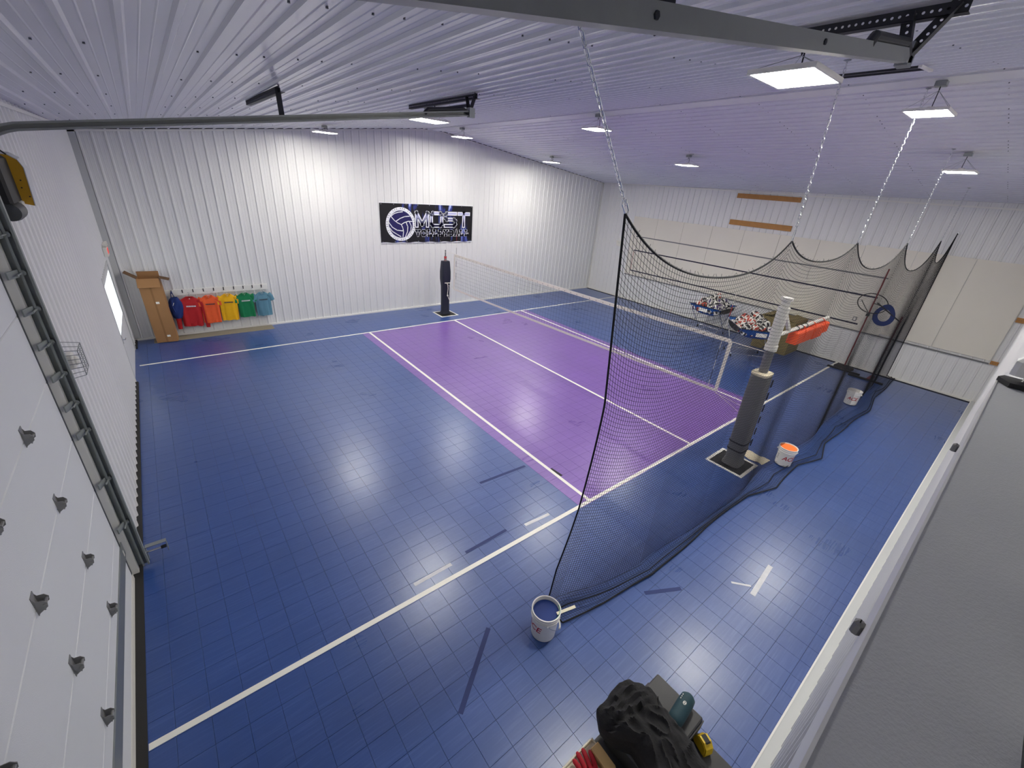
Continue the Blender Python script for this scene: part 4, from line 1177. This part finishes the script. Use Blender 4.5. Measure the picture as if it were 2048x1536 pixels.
cb_ = cart('blue folding ball cart heaped with volleyballs, nearer the near post', 6.55, 1.95, 0.75, 0.72, 0.60)
fill(ca[0], *ca[1:], 'nearer the far wall', 3, (5, 1, 1, 3))
fill(cb_[0], *cb_[1:], 'nearer the near post', 5, (4, 3, 2, 1))
# brown carton behind the carts
t = thing('cardboard_box', 'olive-brown cardboard box against right wall behind the ball carts', 'cardboard box', (8.30, 1.75, 0))
MB().box(-0.50, 0.55, -0.55, 0.55, 0, 1.10).build('carton', 'olive_box', t)
MB().bar((-0.5, -0.55, 1.10), (0.55, -0.55, 1.10), 0.01, 0.01).build('edge', 'cardboard', t)
MB().add([(-0.5,-0.54,1.10),(0.55,-0.54,1.10),(0.55,-0.20,1.16),(-0.5,-0.20,1.16),(-0.5,-0.54,1.106),(0.55,-0.54,1.106),(0.55,-0.20,1.166),(-0.5,-0.20,1.166)], [(0,3,2,1),(4,5,6,7),(0,1,5,4),(1,2,6,5),(2,3,7,6),(3,0,4,7)]).build('flap', 'olive_box', t)
MB().add([(-0.5,0.54,1.10),(0.55,0.54,1.10),(0.55,0.20,1.18),(-0.5,0.20,1.18),(-0.5,0.54,1.106),(0.55,0.54,1.106),(0.55,0.20,1.186),(-0.5,0.20,1.186)], [(0,3,2,1),(4,5,6,7),(0,1,5,4),(1,2,6,5),(2,3,7,6),(3,0,4,7)]).build('flap', 'olive_box', t)
MB().box(-0.502, -0.5, -0.05, 0.05, 0, 1.1).build('packing_tape', 'cardboard', t)

# ================================================================== TRAINING STANDS by the right wall
t = thing('hoop_stand', 'red pole stand carrying a large black hoop by right wall', 'hoop stand', (8.50, -0.29, 0))
MB().lathe([(0.26, 0), (0.26, 0.03), (0.23, 0.05), (0.05, 0.06), (0.05, 0.09)], 28).build('base', 'rubber', t, smooth=True)
MB().box(-0.36, -0.30, -0.5, 0.35, 0, 0.05).build('floor_bar', 'black', t)
MB().tube([(-0.30, 0, 0.025), (-0.2, 0, 0.025)], 0.02, 8).build('foot_strut', 'dark_red', t)
MB().tube([(0, 0, 0.06), (0.0, -0.03, 3.05)], 0.019, 10).build('pole', 'dark_red', t, smooth=True)
MB().tube([(0.20 * math.cos(a) - 0.10, 0.36 * math.sin(a) - 0.02, 2.07 + 0.24 * math.cos(a) + 0.05 * math.sin(a)) for a in [2*PI*k/36 for k in range(36)]], 0.013, 8, closed=True).build('hoop', 'black', t, smooth=True)
MB().tube([(0, -0.02, 2.07), (-0.25, -0.33, 2.05)], 0.01, 6).tube([(0, -0.02, 1.75), (-0.05, 0.1, 1.9), (0.12, 0.3, 2.07)], 0.01, 6).build('bracket', 'black', t)
MB().cbox(-0.04, 0.04, -0.05, 0.03, 1.68, 1.76, 0.008).build('clamp', 'black', t)
t = thing('target_stand', 'red pole stand holding a navy ring target beside divider net', 'target stand', (8.25, -1.06, 0))
MB().box(-0.35, -0.28, -0.35, 0.50, 0, 0.05).build('floor_bar', 'black', t)
MB().box(-0.30, 0.10, -0.06, 0.06, 0, 0.06).build('base', 'dark_red', t)
MB().tube([(0, 0, 0.05), (0.02, -0.03, 1.9)], 0.022, 10).build('pole', 'dark_red', t, smooth=True)
MB().tube([(0.02, -0.05, 1.74), (-0.04, 0.62, 2.14)], 0.017, 8).build('cross_bar', 'black', t, smooth=True)
mb = MB()
ring_o = []; ring_i = []
for k in range(32):
    a = 2 * PI * k / 32
    w = 0.235 + 0.07 * max(0, math.sin(a)) ** 2
    ring_o.append((0.25 * math.cos(a), w * 1.15 * math.sin(a)))
    ring_i.append((0.14 * math.cos(a), 0.17 * math.sin(a) + 0.03))
vs = []
for d in (-0.012, 0.012):
    vs += [(0.0 + d, 0.36 + p[0], 1.80 + p[1]) for p in ring_o] + [(0.0 + d, 0.36 + p[0], 1.80 + p[1]) for p in ring_i]
fs = []
for k in range(32):
    k2 = (k + 1) % 32
    fs += [(k, k2, 32 + k2, 32 + k), (64 + k, 96 + k, 96 + k2, 64 + k2), (k, 64 + k, 64 + k2, k2), (32 + k, 32 + k2, 96 + k2, 96 + k)]
mb.add(vs, fs); mb.build('ring_target', 'sh_navy', t)

# ================================================================== DIVIDER NET
# hang points (x, z) along y = -1.3, sagging rope between them
hp = [(-5.06, 4.30), (-2.13, 4.09), (0.32, 4.03), (3.53, 3.97), (7.0, 3.96), (8.90, 4.12)]
sag = [0.40, 0.24, 0.42, 0.60, 0.62]
def ztop(x):
    for k in range(len(hp) - 1):
        x0, z0 = hp[k]; x1, z1 = hp[k+1]
        if x <= x1 or k == len(hp) - 2:
            s = min(1, max(0, (x - x0) / (x1 - x0)))
            c = (math.cosh(2.4 * (2 * s - 1)) - math.cosh(2.4)) / (math.cosh(2.4) - 1)
            return z0 + (z1 - z0) * s + sag[k] * c
    return hp[-1][1]
def cusp(x):
    d = min(abs(x - q[0]) for q in hp)
    return math.exp(-(d / 0.45) ** 2)
def left_edge(z):   # the free edge bows inwards
    zs_ = [0.0, 0.15, 0.29, 0.76, 1.69, 2.89, 3.73, 4.3]; xs_ = [-4.83, -4.84, -4.85, -4.90, -4.88, -4.933, -5.017, -5.075]
    return float(np.interp(z, zs_, xs_))
NX, NZt = 300, 108
segs = []
for k_ in range(len(hp) - 1):
    n_ = int(round((hp[k_+1][0] - hp[k_][0]) / 0.0405)); segs.append(np.linspace(hp[k_][0], hp[k_+1][0], n_ + 1)[:-1])
xg = np.concatenate(segs + [np.array([8.90])]); NX = len(xg) - 1
# floor outline of the outer rope
ox = [-5.2, -4.95, -4.26, -3.41, -2.8, -1.99, -0.67, 0.0, 0.34, 1.11, 1.8, 2.53, 4.2, 5.42, 6.5, 8.9]
oy = [-1.12, -1.20, -1.33, -1.44, -1.42, -1.40, -1.42, -1.62, -1.60, -1.56, -1.75, -1.60, -1.62, -1.68, -1.55, -1.5]
zmean = 4.0
pts = np.zeros((NX + 1, NZt + 1, 3))
for i, x in enumerate(xg):
    zt = ztop(x); cu = cusp(x)
    # folds drop from every hang point
    f1 = 0.07 * math.sin(1.7 * x + 0.6) + 0.02 * math.sin(3.9 * x + 1.0)
    for j in range(NZt + 1):
        s = j / NZt
        drop = s * 4.55
        base = (zt - zmean)                     # cusp shape persists down the sheet
        keep = (1 - s) ** 0.55
        z = zmean - drop + base * keep
        wv = 0.05 + 0.10 * s
        y = -1.28 + f1 * min(1, s * 1.6) * 0.7 + 0.72 * max(0, s - 0.3) ** 1.3 * min(1, max(0, (-3.4 - x) / 1.4))
        xx = x
        if x < -4.0:
            w = (-4.0 - x) / 1.06
            xx = x + (left_edge(max(0, z)) + 5.06) * w
        if z < 0.012:
            over = 0.012 - z
            yo = float(np.interp(xx, ox, oy))
            kk = min(1.0, over / 0.5)
            y = y * (1 - kk) + (yo + 0.012 * math.sin(3.1 * xx)) * kk
            z = 0.012 + 0.045 * abs(math.sin(kk * PI * 2.5 + 0.35 * math.sin(2.3 * xx))) * (1 - 0.6 * kk)
            z = max(0.006, z)
        pts[i, j] = (xx, y, z)
t = thing('divider_net', 'black divider netting hung on chains along the near sideline', 'divider net', (1.9, -1.3, 0))
pl = pts - np.array([1.9, -1.3, 0])
o = link('netting', np_mesh('netting', [strands(pl, 0.0018), strands(pl.transpose(1, 0, 2), 0.0018)], 'net_black'), t); o['kind'] = 'stuff'
top = [tuple(p) for p in pl[:, 0]]
MB().tube(top, 0.009, 6).build('top_rope', 'net_black', t, smooth=True)
MB().tube([tuple(p) for p in pl[0, :]], 0.009, 6).build('edge_rope', 'net_black', t, smooth=True)
MB().tube([tuple(p) for p in pl[-1, :]], 0.009, 6).build('edge_rope', 'net_black', t, smooth=True)
MB().tube([(p[0], p[1], max(0.012, p[2])) for p in pl[:, -1]], 0.010, 6).build('bottom_rope', 'net_black', t, smooth=True)
# a second loop of slack rope lying on the floor
MB().tube([tuple(p) for p in (pl[:, 101] + np.array([0, -0.02, 0.012]))], 0.007, 6).build('slack_rope', 'net_black', t, smooth=True)
mb = MB()
rnd = random.Random(2)
for k in range(0, NX - 2, 2):
    p = Vector(pl[k, 0]); mb.tube([p, p + Vector((rnd.uniform(-.02, .02), rnd.uniform(-.02, .02), rnd.uniform(.01, .035)))], 0.0018, 3)
o = mb.build('frayed_ends', 'net_black', t, recalc=False); o['kind'] = 'stuff'
# chains
def chain(label, p0, p1):
    p0 = Vector(p0); p1 = Vector(p1)
    t = thing('hanging_chain', label, 'chain', p0, 0, 'chains that hold up the divider net')
    v = p1 - p0; L_ = v.length; d = v.normalized()
    a = d.cross(Vector((0, 1, 0))).normalized(); b = d.cross(a)
    n = int(L_ / 0.040); mb = MB()
    for k in range(n):
        c = d * (0.06 + (L_ - 0.08) * (k + 0.5) / n); s = a if k % 2 else b
        h = 0.026
        mb.tube([c + d * h * 0.6 + s * 0.0095, c + d * h, c + d * h * 0.6 - s * 0.0095, c - d * h * 0.6 - s * 0.0095, c - d * h, c - d * h * 0.6 + s * 0.0095], 0.0034, 5, closed=True)
    mb.build('chain_links', 'chrome', t, smooth=True)
    MB().tube([d * 0.11 + a * 0.0, d * 0.09 + a * 0.02, d * 0.0 + a * 0.018, d * -0.02, d * 0.0 - a * 0.018, d * 0.09 - a * 0.02], 0.006, 6, closed=True).build('carabiner', 'chrome', t, smooth=True)
    MB().lathe([(0.03, 0), (0.03, -0.006), (0.012, -0.012)], 12, o=p1 - p0).build('ceiling_plate', 'galv', t)
cl = [('chain at the free end of the divider net, leaning left', -6.0, -1.50), ('second chain of the divider net, passing behind the largest lamp', -2.35, -1.3),
      ('third chain of the divider net, dropping from beside the middle right lamp', 0.55, -1.3), ('fourth chain of the divider net, below the rightmost lamp', 3.62, -1.3),
      ('last full chain of the divider net before right wall', 7.08, -1.3)]
for k, (lab, xc, yc) in enumerate(cl):
    chain(lab, (hp[k][0], -1.28, hp[k][1] + 0.01), (xc, yc, cz(xc, yc) - 0.02))
tag(MB().tube([(8.90, -1.28, 4.12), (8.93, -1.28, 4.12)], 0.008, 6).lathe([(0.03, 0), (0.03, 0.006)], 10, mtx=Matrix.Rotation(PI/2, 3, 'Y'), o=(8.922, -1.28, 4.12)).build('eye_bolt', 'chrome'), 'steel eye bolt holding the divider net on right wall', 'eye bolt')

# ================================================================== BUCKETS
def text_mesh(body, size, extrude, shear=0.0):
    cu = bpy.data.curves.new('lettering', 'FONT'); cu.body = body; cu.size = size; cu.align_x = 'CENTER'; cu.align_y = 'CENTER'; cu.shear = shear
    cu.offset = size * 0.018
    tmp = bpy.data.objects.new('tmp', cu); COL.objects.link(tmp)
    me_ = bpy.data.meshes.new_from_object(tmp.evaluated_get(bpy.context.evaluated_depsgraph_get()))
    bpy.data.objects.remove(tmp)
    return me_
def bucket(label, x, y, fillm, fill_z, ang, extra=None, s=1.0, z0=0.0):
    t = thing('bucket', label, 'bucket', (x, y, z0))
    r0, r1, h = 0.132 * s, 0.150 * s, 0.37 * s
    MB().lathe([(r0 - 0.01, 0.0), (r0, 0.008), (r0 + (r1 - r0) * 0.78, h * 0.78), (r1 + 0.006, h * 0.78), (r1 + 0.008, h * 0.80), (r1 - 0.001, h * 0.81), (r1, h * 0.88), (r1 + 0.007, h * 0.885), (r1 + 0.007, h * 0.90),
                (r1, h * 0.91), (r1 + 0.001, h * 0.975), (r1 + 0.008, h * 0.98), (r1 + 0.008, h), (r1 - 0.004, h), (r1 - 0.006, h * 0.97), (r0 - 0.006, 0.014)], 40, cap1=True).build('shell', 'bucket', t, smooth=35)
    if fillm:
        rf = r0 + (r1 - r0) * (fill_z / h) - 0.008
        MB().lathe([(rf, fill_z - 0.03), (rf, fill_z), (rf * 0.6, fill_z + 0.006), (0.002, fill_z + 0.004)], 36).build('contents', fillm, t, smooth=True)
    # wire bail folded down with grip
    bp = []
    for k in range(17):
        a = PI * k / 16
        bp.append((math.cos(ang + 1.2) * math.cos(a) * (r1 + 0.012) - math.sin(ang + 1.2) * math.sin(a) * (r1 + 0.022),
                   math.sin(ang + 1.2) * math.cos(a) * (r1 + 0.012) + math.cos(ang + 1.2) * math.sin(a) * (r1 + 0.022), h * 0.80 - 0.17 * s * math.sin(a)))
    bl = MB().tube(bp, 0.0025, 6).build('bail', 'chrome', t, smooth=True)
    MB().tube(bp[6:11], 0.010, 8).build('grip', 'plastic_white', bl, smooth=True)
    for e in (bp[0], bp[-1]):
        MB().ball(e, 0.014, 10, 6).build('bail_ear', 'bucket', t, smooth=True)
    def wrap(me_, z, a0, m, nm):
        bm = bmesh.new(); bm.from_mesh(me_)
        bmesh.ops.subdivide_edges(bm, edges=[e for e in bm.edges if e.calc_length() > 0.02], cuts=2)
        for v in bm.verts:
            zz = z + v.co.y; rr = r0 + (r1 - r0) * zz / h + 0.0015
            aa = a0 + v.co.x / rr
            v.co = (rr * math.cos(aa), rr * math.sin(aa), zz)
        bm.to_mesh(me_); bm.free()
        me_.materials.clear(); me_.materials.append(MATS[m]); link(nm, me_, t)
    wrap(text_mesh('ACE', 0.115 * s, 0, 0.25), h * 0.47, ang, 'bucket_red', 'red_lettering')
    mb = MB()
    for k in range(5):
        w = (0.05, 0.035, 0.045, 0.03, 0.04)[k] * s
        mb.add([(-w/2, -k * 0.022 * s, 0), (w/2, -k * 0.022 * s, 0), (w/2, (-k * 0.022 - 0.008) * s, 0), (-w/2, (-k * 0.022 - 0.008) * s, 0)], [(0, 1, 2, 3)])
    wrap(mb.mesh('small_print', ['print_grey']), h * 0.60, ang - 1.45, 'print_grey', 'small_print')
    return t
def face(px, x, y):   # angle from bucket towards camera plus offset
    return math.atan2(CPOS.y - y, CPOS.x - x) + px
b1 = bucket('white bucket with dark blue contents at the free net corner', -5.06, -1.16, 'blue_fill', 0.325, face(-0.95, -5.06, -1.16))
MB().bar((0.06, -0.10, 0.352), (0.26, -0.17, 0.385), 0.032, 0.006).build('paint_stick', 'cream', b1)
MB().tube([(0.146 * math.cos(a), 0.146 * math.sin(a), 0.362) for a in [-1.9 + 1.6 * k / 10 for k in range(11)]], 0.006, 6).build('green_tape', 'green_film', b1, smooth=True)
b2 = bucket('white bucket with orange contents beside near net post', 0.93, -1.36, 'orange_fill', 0.355, face(0.55, 0.93, -1.36), z0=0.012)
b3 = bucket('empty white bucket farthest along the divider net', 5.47, -1.25, None, 0, face(0.1, 5.47, -1.25), z0=0.012)

# ================================================================== TAPE MARKS ON THE FLOOR
def tape(label, a, b, w, m):
    a = Vector((*a, 0)); b = Vector((*b, 0)); c = (a + b) / 2
    mb = MB().bar(a - c + Vector((0, 0, 0.0008)), b - c + Vector((0, 0, 0.0008)), w, 0.0012)
    o = mb.build('floor_tape', m, loc=c); tag(o, label, 'floor tape')
tape('short navy tape strip on blue floor just left of the purple zone', (-4.21, 1.30), (-3.29, 1.253), 0.05, 'tape_navy')
tape('faded navy tape strip beside the near sideline', (-5.17, 0.234), (-4.48, 0.253), 0.045, 'tape_navy')
tape('navy tape strip emerging from under the divider net', (-3.70, -1.536), (-3.26, -1.765), 0.05, 'tape_navy')
tape('longest slanting navy tape strip left of the blue-filled bucket', (-5.53, -0.785), (-6.22, -1.306), 0.05, 'tape_navy')
tape('worn pale tape strip outside the divider net', (-2.58, -2.353), (-1.89, -2.292), 0.06, 'tape_pale')
tape('short pale tape piece crossing the end of the worn strip', (-2.62, -2.10), (-2.46, -2.28), 0.03, 'tape_pale')
tape('worn pale tape strip just inside the near sideline at left', (-5.94, 0.172), (-5.42, 0.183), 0.05, 'tape_pale')
tape('worn pale tape strip inside the near sideline nearer the purple zone', (-4.20, 0.175), (-3.75, 0.145), 0.05, 'tape_pale')
tape('black tape mark on the attack line near the net corner', (-2.955, 0.95), (-2.935, 0.70), 0.05, 'black')

# ================================================================== FOREGROUND CABINET TOP
ZT = 2.10
t = thing('storage_cabinet', 'tall black cabinet top in the foreground beneath the jacket', 'cabinet', (-6.35, -2.90, 0))
MB().box(-0.43, 0.43, -0.32, 0.27, 0.05, ZT - 0.06).box(-0.40, 0.40, -0.30, 0.24, 0, 0.05).build('body', 'black', t)
MB().cbox(-0.45, 0.44, -0.33, 0.285, ZT - 0.06, ZT - 0.03, 0.005).build('top', 'board_black', t)
for s in (-1, 1):
    dr = MB().box(0.02 if s > 0 else -0.42, 0.42 if s > 0 else -0.02, 0.272, 0.29, 0.08, ZT - 0.10).build('door', 'black', t)
    MB().tube([(s * 0.05, 0.29, 1.0), (s * 0.05, 0.32, 1.02), (s * 0.05, 0.32, 1.18), (s * 0.05, 0.29, 1.2)], 0.006, 6).build('handle', 'chrome', dr)
t = thing('black_box', 'flat black weathered box on the cabinet under speaker', 'box', (-6.30, -2.77, ZT - 0.03))
MB().cbox(-0.02, 0.40, -0.125, 0.13, 0, 0.10, 0.006).build('carcass', 'board_black', t)
MB().box(-0.02, 0.40, -0.132, -0.126, 0.02, 0.085).build('front_strip', 'board_black', t)
ZB = ZT + 0.07
# speaker
sp = thing('portable_speaker', 'dark teal cylindrical speaker lying on the black box', 'speaker', (-5.985, -2.815, ZB + 0.036), 0.10)
R = []
for x, r in ((-0.09, 0.012), (-0.088, 0.026), (-0.08, 0.033), (-0.05, 0.036), (0.05, 0.036), (0.08, 0.033), (0.088, 0.026), (0.09, 0.012)):
    R.append([(x, r * math.cos(2*PI*k/24), r * math.sin(2*PI*k/24)) for k in range(24)])
spb = MB().rings(R).build('body', 'teal_dark', sp, smooth=40)
for s in (-1, 1):
    MB().lathe([(0.026, 0), (0.022, 0.004), (0.006, 0.005)], 20, mtx=Matrix.Rotation(s * PI/2, 3, 'Y'), o=(s * 0.088, 0, 0)).build('end_cap', 'black', sp, smooth=True)
mb = MB()
for k in range(14):
    pass
mb.tube([(0.02 + 0.009 * math.cos(a), 0.006 * math.sin(a), 0.0363) for a in [2*PI*k/14 for k in range(14)]], 0.002, 5, closed=True); mb.box(0.018, 0.022, -0.004, 0.004, 0.0355, 0.0372)
mb.build('round_emblem', 'label_white', spb)
for k in range(3):
    MB().box(0.03 + 0.012 * k, 0.036 + 0.012 * k, 0.022, 0.026, 0.027, 0.030).build('button', 'label_white', spb)
MB().tube([(-0.088, -0.01, 0.0), (-0.13, -0.02, -0.01), (-0.15, 0.01, -0.028), (-0.12, 0.03, -0.028), (-0.088, 0.01, 0.0)], 0.003, 6).build('strap', 'black', sp, smooth=True)
# tape measure
tm = thing('tape_measure', 'yellow and black tape measure on the cabinet top', 'tape measure', (-5.955, -2.945, ZT - 0.03), 1.2)
out = [(-0.036, 0), (0.034, 0), (0.04, 0.008), (0.036, 0.045), (0.02, 0.068), (-0.012, 0.072), (-0.034, 0.055), (-0.04, 0.02)]
MB().prism(out, lambda u, v, d: (u, d, v), -0.02, 0.02).build('case', 'yellow', tm)
MB().prism([(u * 0.8, 0.006 + v * 0.84) for u, v in out], lambda u, v, d: (u, d, v), -0.024, 0.024).build('case_cover', 'yellow', tm)
MB().prism([(-0.02, 0.0718), (0.02, 0.0718), (0.014, 0.0745), (-0.014, 0.0745)], lambda u, v, d: (u, d, v), -0.012, 0.012).build('thumb_lock', 'black', tm)
MB().prism([(-0.030, 0.055), (0.030, 0.050), (0.018, 0.0728), (-0.012, 0.0735)], lambda u, v, d: (u, d, v), -0.0215, 0.0215).build('top_cover', 'yellow', tm)
MB().box(0.04, 0.048, -0.009, 0.009, -0.0, 0.012).build('blade_hook', 'chrome', tm)
# jacket: bundled, with folds
jk = thing('jacket', 'black jacket bundled on the cabinet in the foreground', 'jacket', (-6.28, -2.80, ZB))
outl = [(-6.115, -2.578), (-6.20, -2.572), (-6.335, -2.580), (-6.372, -2.62), (-6.365, -2.70), (-6.315, -2.77), (-6.335, -2.87), (-6.43, -3.0), (-6.40, -3.13), (-6.26, -3.17), (-6.15, -3.10), (-6.11, -2.98), (-6.075, -2.793), (-6.062, -2.677)]
jc = Vector((-6.22, -2.82))
def jr(th):
    """distance from the middle to the outline along th"""
    c, s_ = math.cos(th), math.sin(th); best = 0.1
    for i in range(len(outl)):
        ax, ay = outl[i][0] - jc.x, outl[i][1] - jc.y; bx, by = outl[(i+1) % len(outl)][0] - jc.x, outl[(i+1) % len(outl)][1] - jc.y
        den = c * (by - ay) - s_ * (bx - ax)
        if abs(den) < 1e-9: continue
        r = (ax * (by - ay) - ay * (bx - ax)) / den
        k = (ax * s_ - ay * c) / -den if False else ((c * ay - s_ * ax) / -den)
        if r > 0 and -1e-6 <= k <= 1 + 1e-6: best = r
    return best
def jring(k, n, th):
    f = k / n
    if f < 0.25:                       # side wall, slightly rumpled
        rr = 0.94 + 0.06 * math.sin(f / 0.25 * PI / 2); zz = 0.085 * f / 0.25
    else:
        g = (f - 0.25) / 0.75; rr = 1 - g; zz = 0.085 + 0.055 * math.sin(min(1, g * 2.2) * PI / 2)
    r = jr(th) * rr
    x_, y_ = jc.x + r * math.cos(th), jc.y + r * math.sin(th)
    n1 = noise.noise(Vector((x_ * 9, y_ * 9, 0.3))); n2 = noise.noise(Vector((x_ * 26, y_ * 20, 2.1)))
    ridge = 1 - abs(noise.noise(Vector((x_ * 17 + 3, y_ * 13, 5)))) * 2
    amp = min(1, f * 3)
    zz += amp * (0.022 * n1 + 0.009 * n2 + 0.016 * max(0, ridge) ** 3)
    if y_ > -2.72: zz += amp * 0.008 * math.sin(y_ * 150 + x_ * 40) * (1 if f > 0.2 else 0.4)
    wob = 1 + 0.02 * n2
    return ((x_ - jc.x) * wob + jc.x - jk.location.x, (y_ - jc.y) * wob + jc.y - jk.location.y, max(0.0, zz))
mb = MB(); NJ = 34; NT = 84
mb.rings([[jring(k, NJ, 2 * PI * j / NT) for j in range(NT)] for k in range(NJ)], True, True)
mb.build('body', 'jacket', jk, smooth=True)
# a sleeve folded over the top
mb = MB(); R = []
for k in range(15):
    s_ = k / 14; p = Vector((-6.11 - 0.20 * s_, -2.74 - 0.28 * s_ + 0.03 * math.sin(3 * s_), 0.120)) - Vector((jk.location.x, jk.location.y, 0))
    rr = (0.050 + 0.006 * math.sin(15 * s_)) * min(1, 0.15 + 3.2 * math.sin(PI * (0.02 + 0.96 * s_)))
    R.append([(p.x + 0.85 * rr * math.cos(2*PI*j/14), p.y + 0.5 * rr * math.cos(2*PI*j/14), p.z + 0.45 * rr * math.sin(2*PI*j/14)) for j in range(14)])
mb.rings(R).build('sleeve', 'jacket', jk, smooth=True)
# cream tray with loose tools, left of the jacket
tr = thing('plastic_tray', 'cream plastic tray of tools at the bottom picture edge', 'tray', (-6.53, -2.78, ZT - 0.03), 0)
MB().cbox(-0.20, 0.165, -0.24, 0.175, 0, 0.035, 0.012).build('tray', 'cream', tr)
MB().tube([(-0.19, -0.23, 0.037), (0.155, -0.23, 0.037), (0.155, 0.165, 0.037), (-0.19, 0.165, 0.037)], 0.006, 8, closed=True).build('rim', 'cream', tr, smooth=True)
ZTR = ZT + 0.006
wb = MB().cbox(-0.055, 0.055, -0.023, 0.023, 0, 0.045, 0.003).build('wood_block', 'wood_pale', loc=(-6.405, -2.70, ZTR + 0.0), rot=(0, 0, -1.62))
tag(wb, 'pale wooden block lying against the jacket in the foreground', 'wood block')
# red glove: palm with five fingers
gl = thing('work_glove', 'red work glove lying at the bottom picture edge', 'glove', (-6.495, -2.715, ZTR + 0.001), 1.25)
mb = MB(); R = []
for k in range(9):
    s = k / 8; x = -0.10 + 0.13 * s; w = 0.036 + 0.012 * math.sin(PI * s * 0.6)
    R.append([(x, w * math.cos(2*PI*j/14), 0.018 + 0.016 * math.sin(2*PI*j/14)) for j in range(14)])
mb.rings(R)
for (y, ln, an) in ((-0.034, 0.062, -0.16), (-0.012, 0.078, -0.05), (0.011, 0.074, 0.05), (0.033, 0.055, 0.18)):
    mb.tube([(0.015, y, 0.02), (0.03 + ln * 0.4, y + an * ln * 0.4, 0.026), (0.03 + ln * 0.85, y + an * ln * 0.85, 0.018), (0.03 + ln, y + an * ln, 0.014)], [0.012, 0.0115, 0.0105, 0.006], 10)
mb.tube([(-0.055, 0.036, 0.018), (-0.025, 0.066, 0.02), (0.005, 0.078, 0.016), (0.018, 0.080, 0.014)], [0.014, 0.0125, 0.011, 0.006], 10)
mb.build('glove_body', 'glove_red', gl, smooth=True)
MB().rings([[(x, r * math.cos(2*PI*j/14), 0.018 + r * 0.45 * math.sin(2*PI*j/14)) for j in range(14)] for x, r in ((-0.15, 0.042), (-0.12, 0.038), (-0.098, 0.037))]).build('cuff', 'black', gl, smooth=True)
sd = thing('screwdriver', 'black-handled screwdriver between glove and wood block', 'screwdriver', (-6.445, -2.755, ZTR + 0.017), -1.1)
MB().rings([[(x, r * math.cos(2*PI*j/12), r * math.sin(2*PI*j/12)) for j in range(12)] for x, r in ((-0.06, 0.010), (-0.055, 0.015), (0.0, 0.016), (0.02, 0.012), (0.035, 0.013), (0.04, 0.006))]).build('handle', 'black', sd, smooth=40)
MB().tube([(0.04, 0, 0), (0.13, 0, 0)], 0.0035, 8).build('shaft', 'chrome', sd, smooth=True)
MB().tube([(0.028, 0, 0), (0.034, 0, 0)], 0.0138, 12).build('collar', 'yellow', sd, smooth=True)
kn = thing('utility_knife', 'green utility knife beside the wood block', 'knife', (-6.385, -2.81, ZTR + 0.009), -1.45)
MB().prism([(-0.075, -0.010), (0.03, -0.014), (0.07, -0.008), (0.075, 0.004), (0.03, 0.013), (-0.06, 0.012)], lambda u, v, d: (u, v, d), -0.008, 0.008).build('handle', 'green_tool', kn)
MB().prism([(0.07, -0.006), (0.10, -0.002), (0.075, 0.005)], lambda u, v, d: (u, v, d), -0.001, 0.001).build('blade', 'chrome', kn)
MB().box(-0.01, 0.015, -0.004, 0.004, 0.008, 0.011).build('slider', 'black', kn)

# ================================================================== WALL CASE with webcam at the right picture edge
ZCASE = 4.04
t = thing('wall_case', 'long grey-topped case mounted on the near wall at right', 'screen case', (-7.0, YN + 0.02, ZCASE - 0.12))
MB().box(-1.30, 1.27, 0.0, 0.106, 0.0, 0.118).build('case', 'case_grey', t)
MB().box(-1.30, 1.27, 0.1062, 0.1092, 0.110, 0.1205).build('edge_strip', 'case_white', t)
MB().box(1.262, 1.272, 0.0, 0.1085, -0.004, 0.119).build('end_cap', 'case_white', t)
MB().box(-1.30, 1.27, 0.1062, 0.1082, 0.012, 0.108).build('front_fascia', 'case_white', t)
for x in (0.11, 0.845):
    MB().cbox(x - 0.007, x + 0.007, 0.1082, 0.119, 0.03, 0.048, 0.003).build('hook', 'hinge_grey', t)
for x in (-1.0, 0.0, 1.0):
    MB().box(x - 0.03, x + 0.03, -0.02, 0.0, 0.0, 0.10).build('wall_bracket', 'black', t)
w = thing('webcam', 'white webcam on a black clip at the case end', 'webcam', (-5.765, YN + 0.085, ZCASE - 0.001), 0.0)
MB().prism([(-0.045, -0.06), (0.03, -0.06), (0.03, 0.035), (0.0, 0.045), (-0.045, 0.02)], lambda u, v, d: (u, v, d), 0.0, 0.012).build('clip', 'black', w)
MB().tube([(0, -0.01, 0.012), (0, -0.01, 0.03)], 0.012, 10).build('stem', 'chrome', w)
MB().cbox(-0.03, 0.03, -0.07, 0.03, 0.028, 0.075, 0.010).build('body', 'case_white', w)
MB().lathe([(0.015, 0), (0.015, 0.004), (0.006, 0.005)], 16, mtx=Matrix.Rotation(PI/2, 3, 'Y'), o=(0.029, -0.02, 0.052)).build('lens', 'black', w, smooth=True)
MB().box(-0.034, -0.0295, -0.045, -0.02, 0.045, 0.06).build('side_mark', 'motor_grey', w)
MB().tube([(-0.02, -0.04, 0.02), (-0.04, -0.05, 0.014), (-0.03, -0.075, 0.006)], 0.004, 6).build('cable', 'black', w)
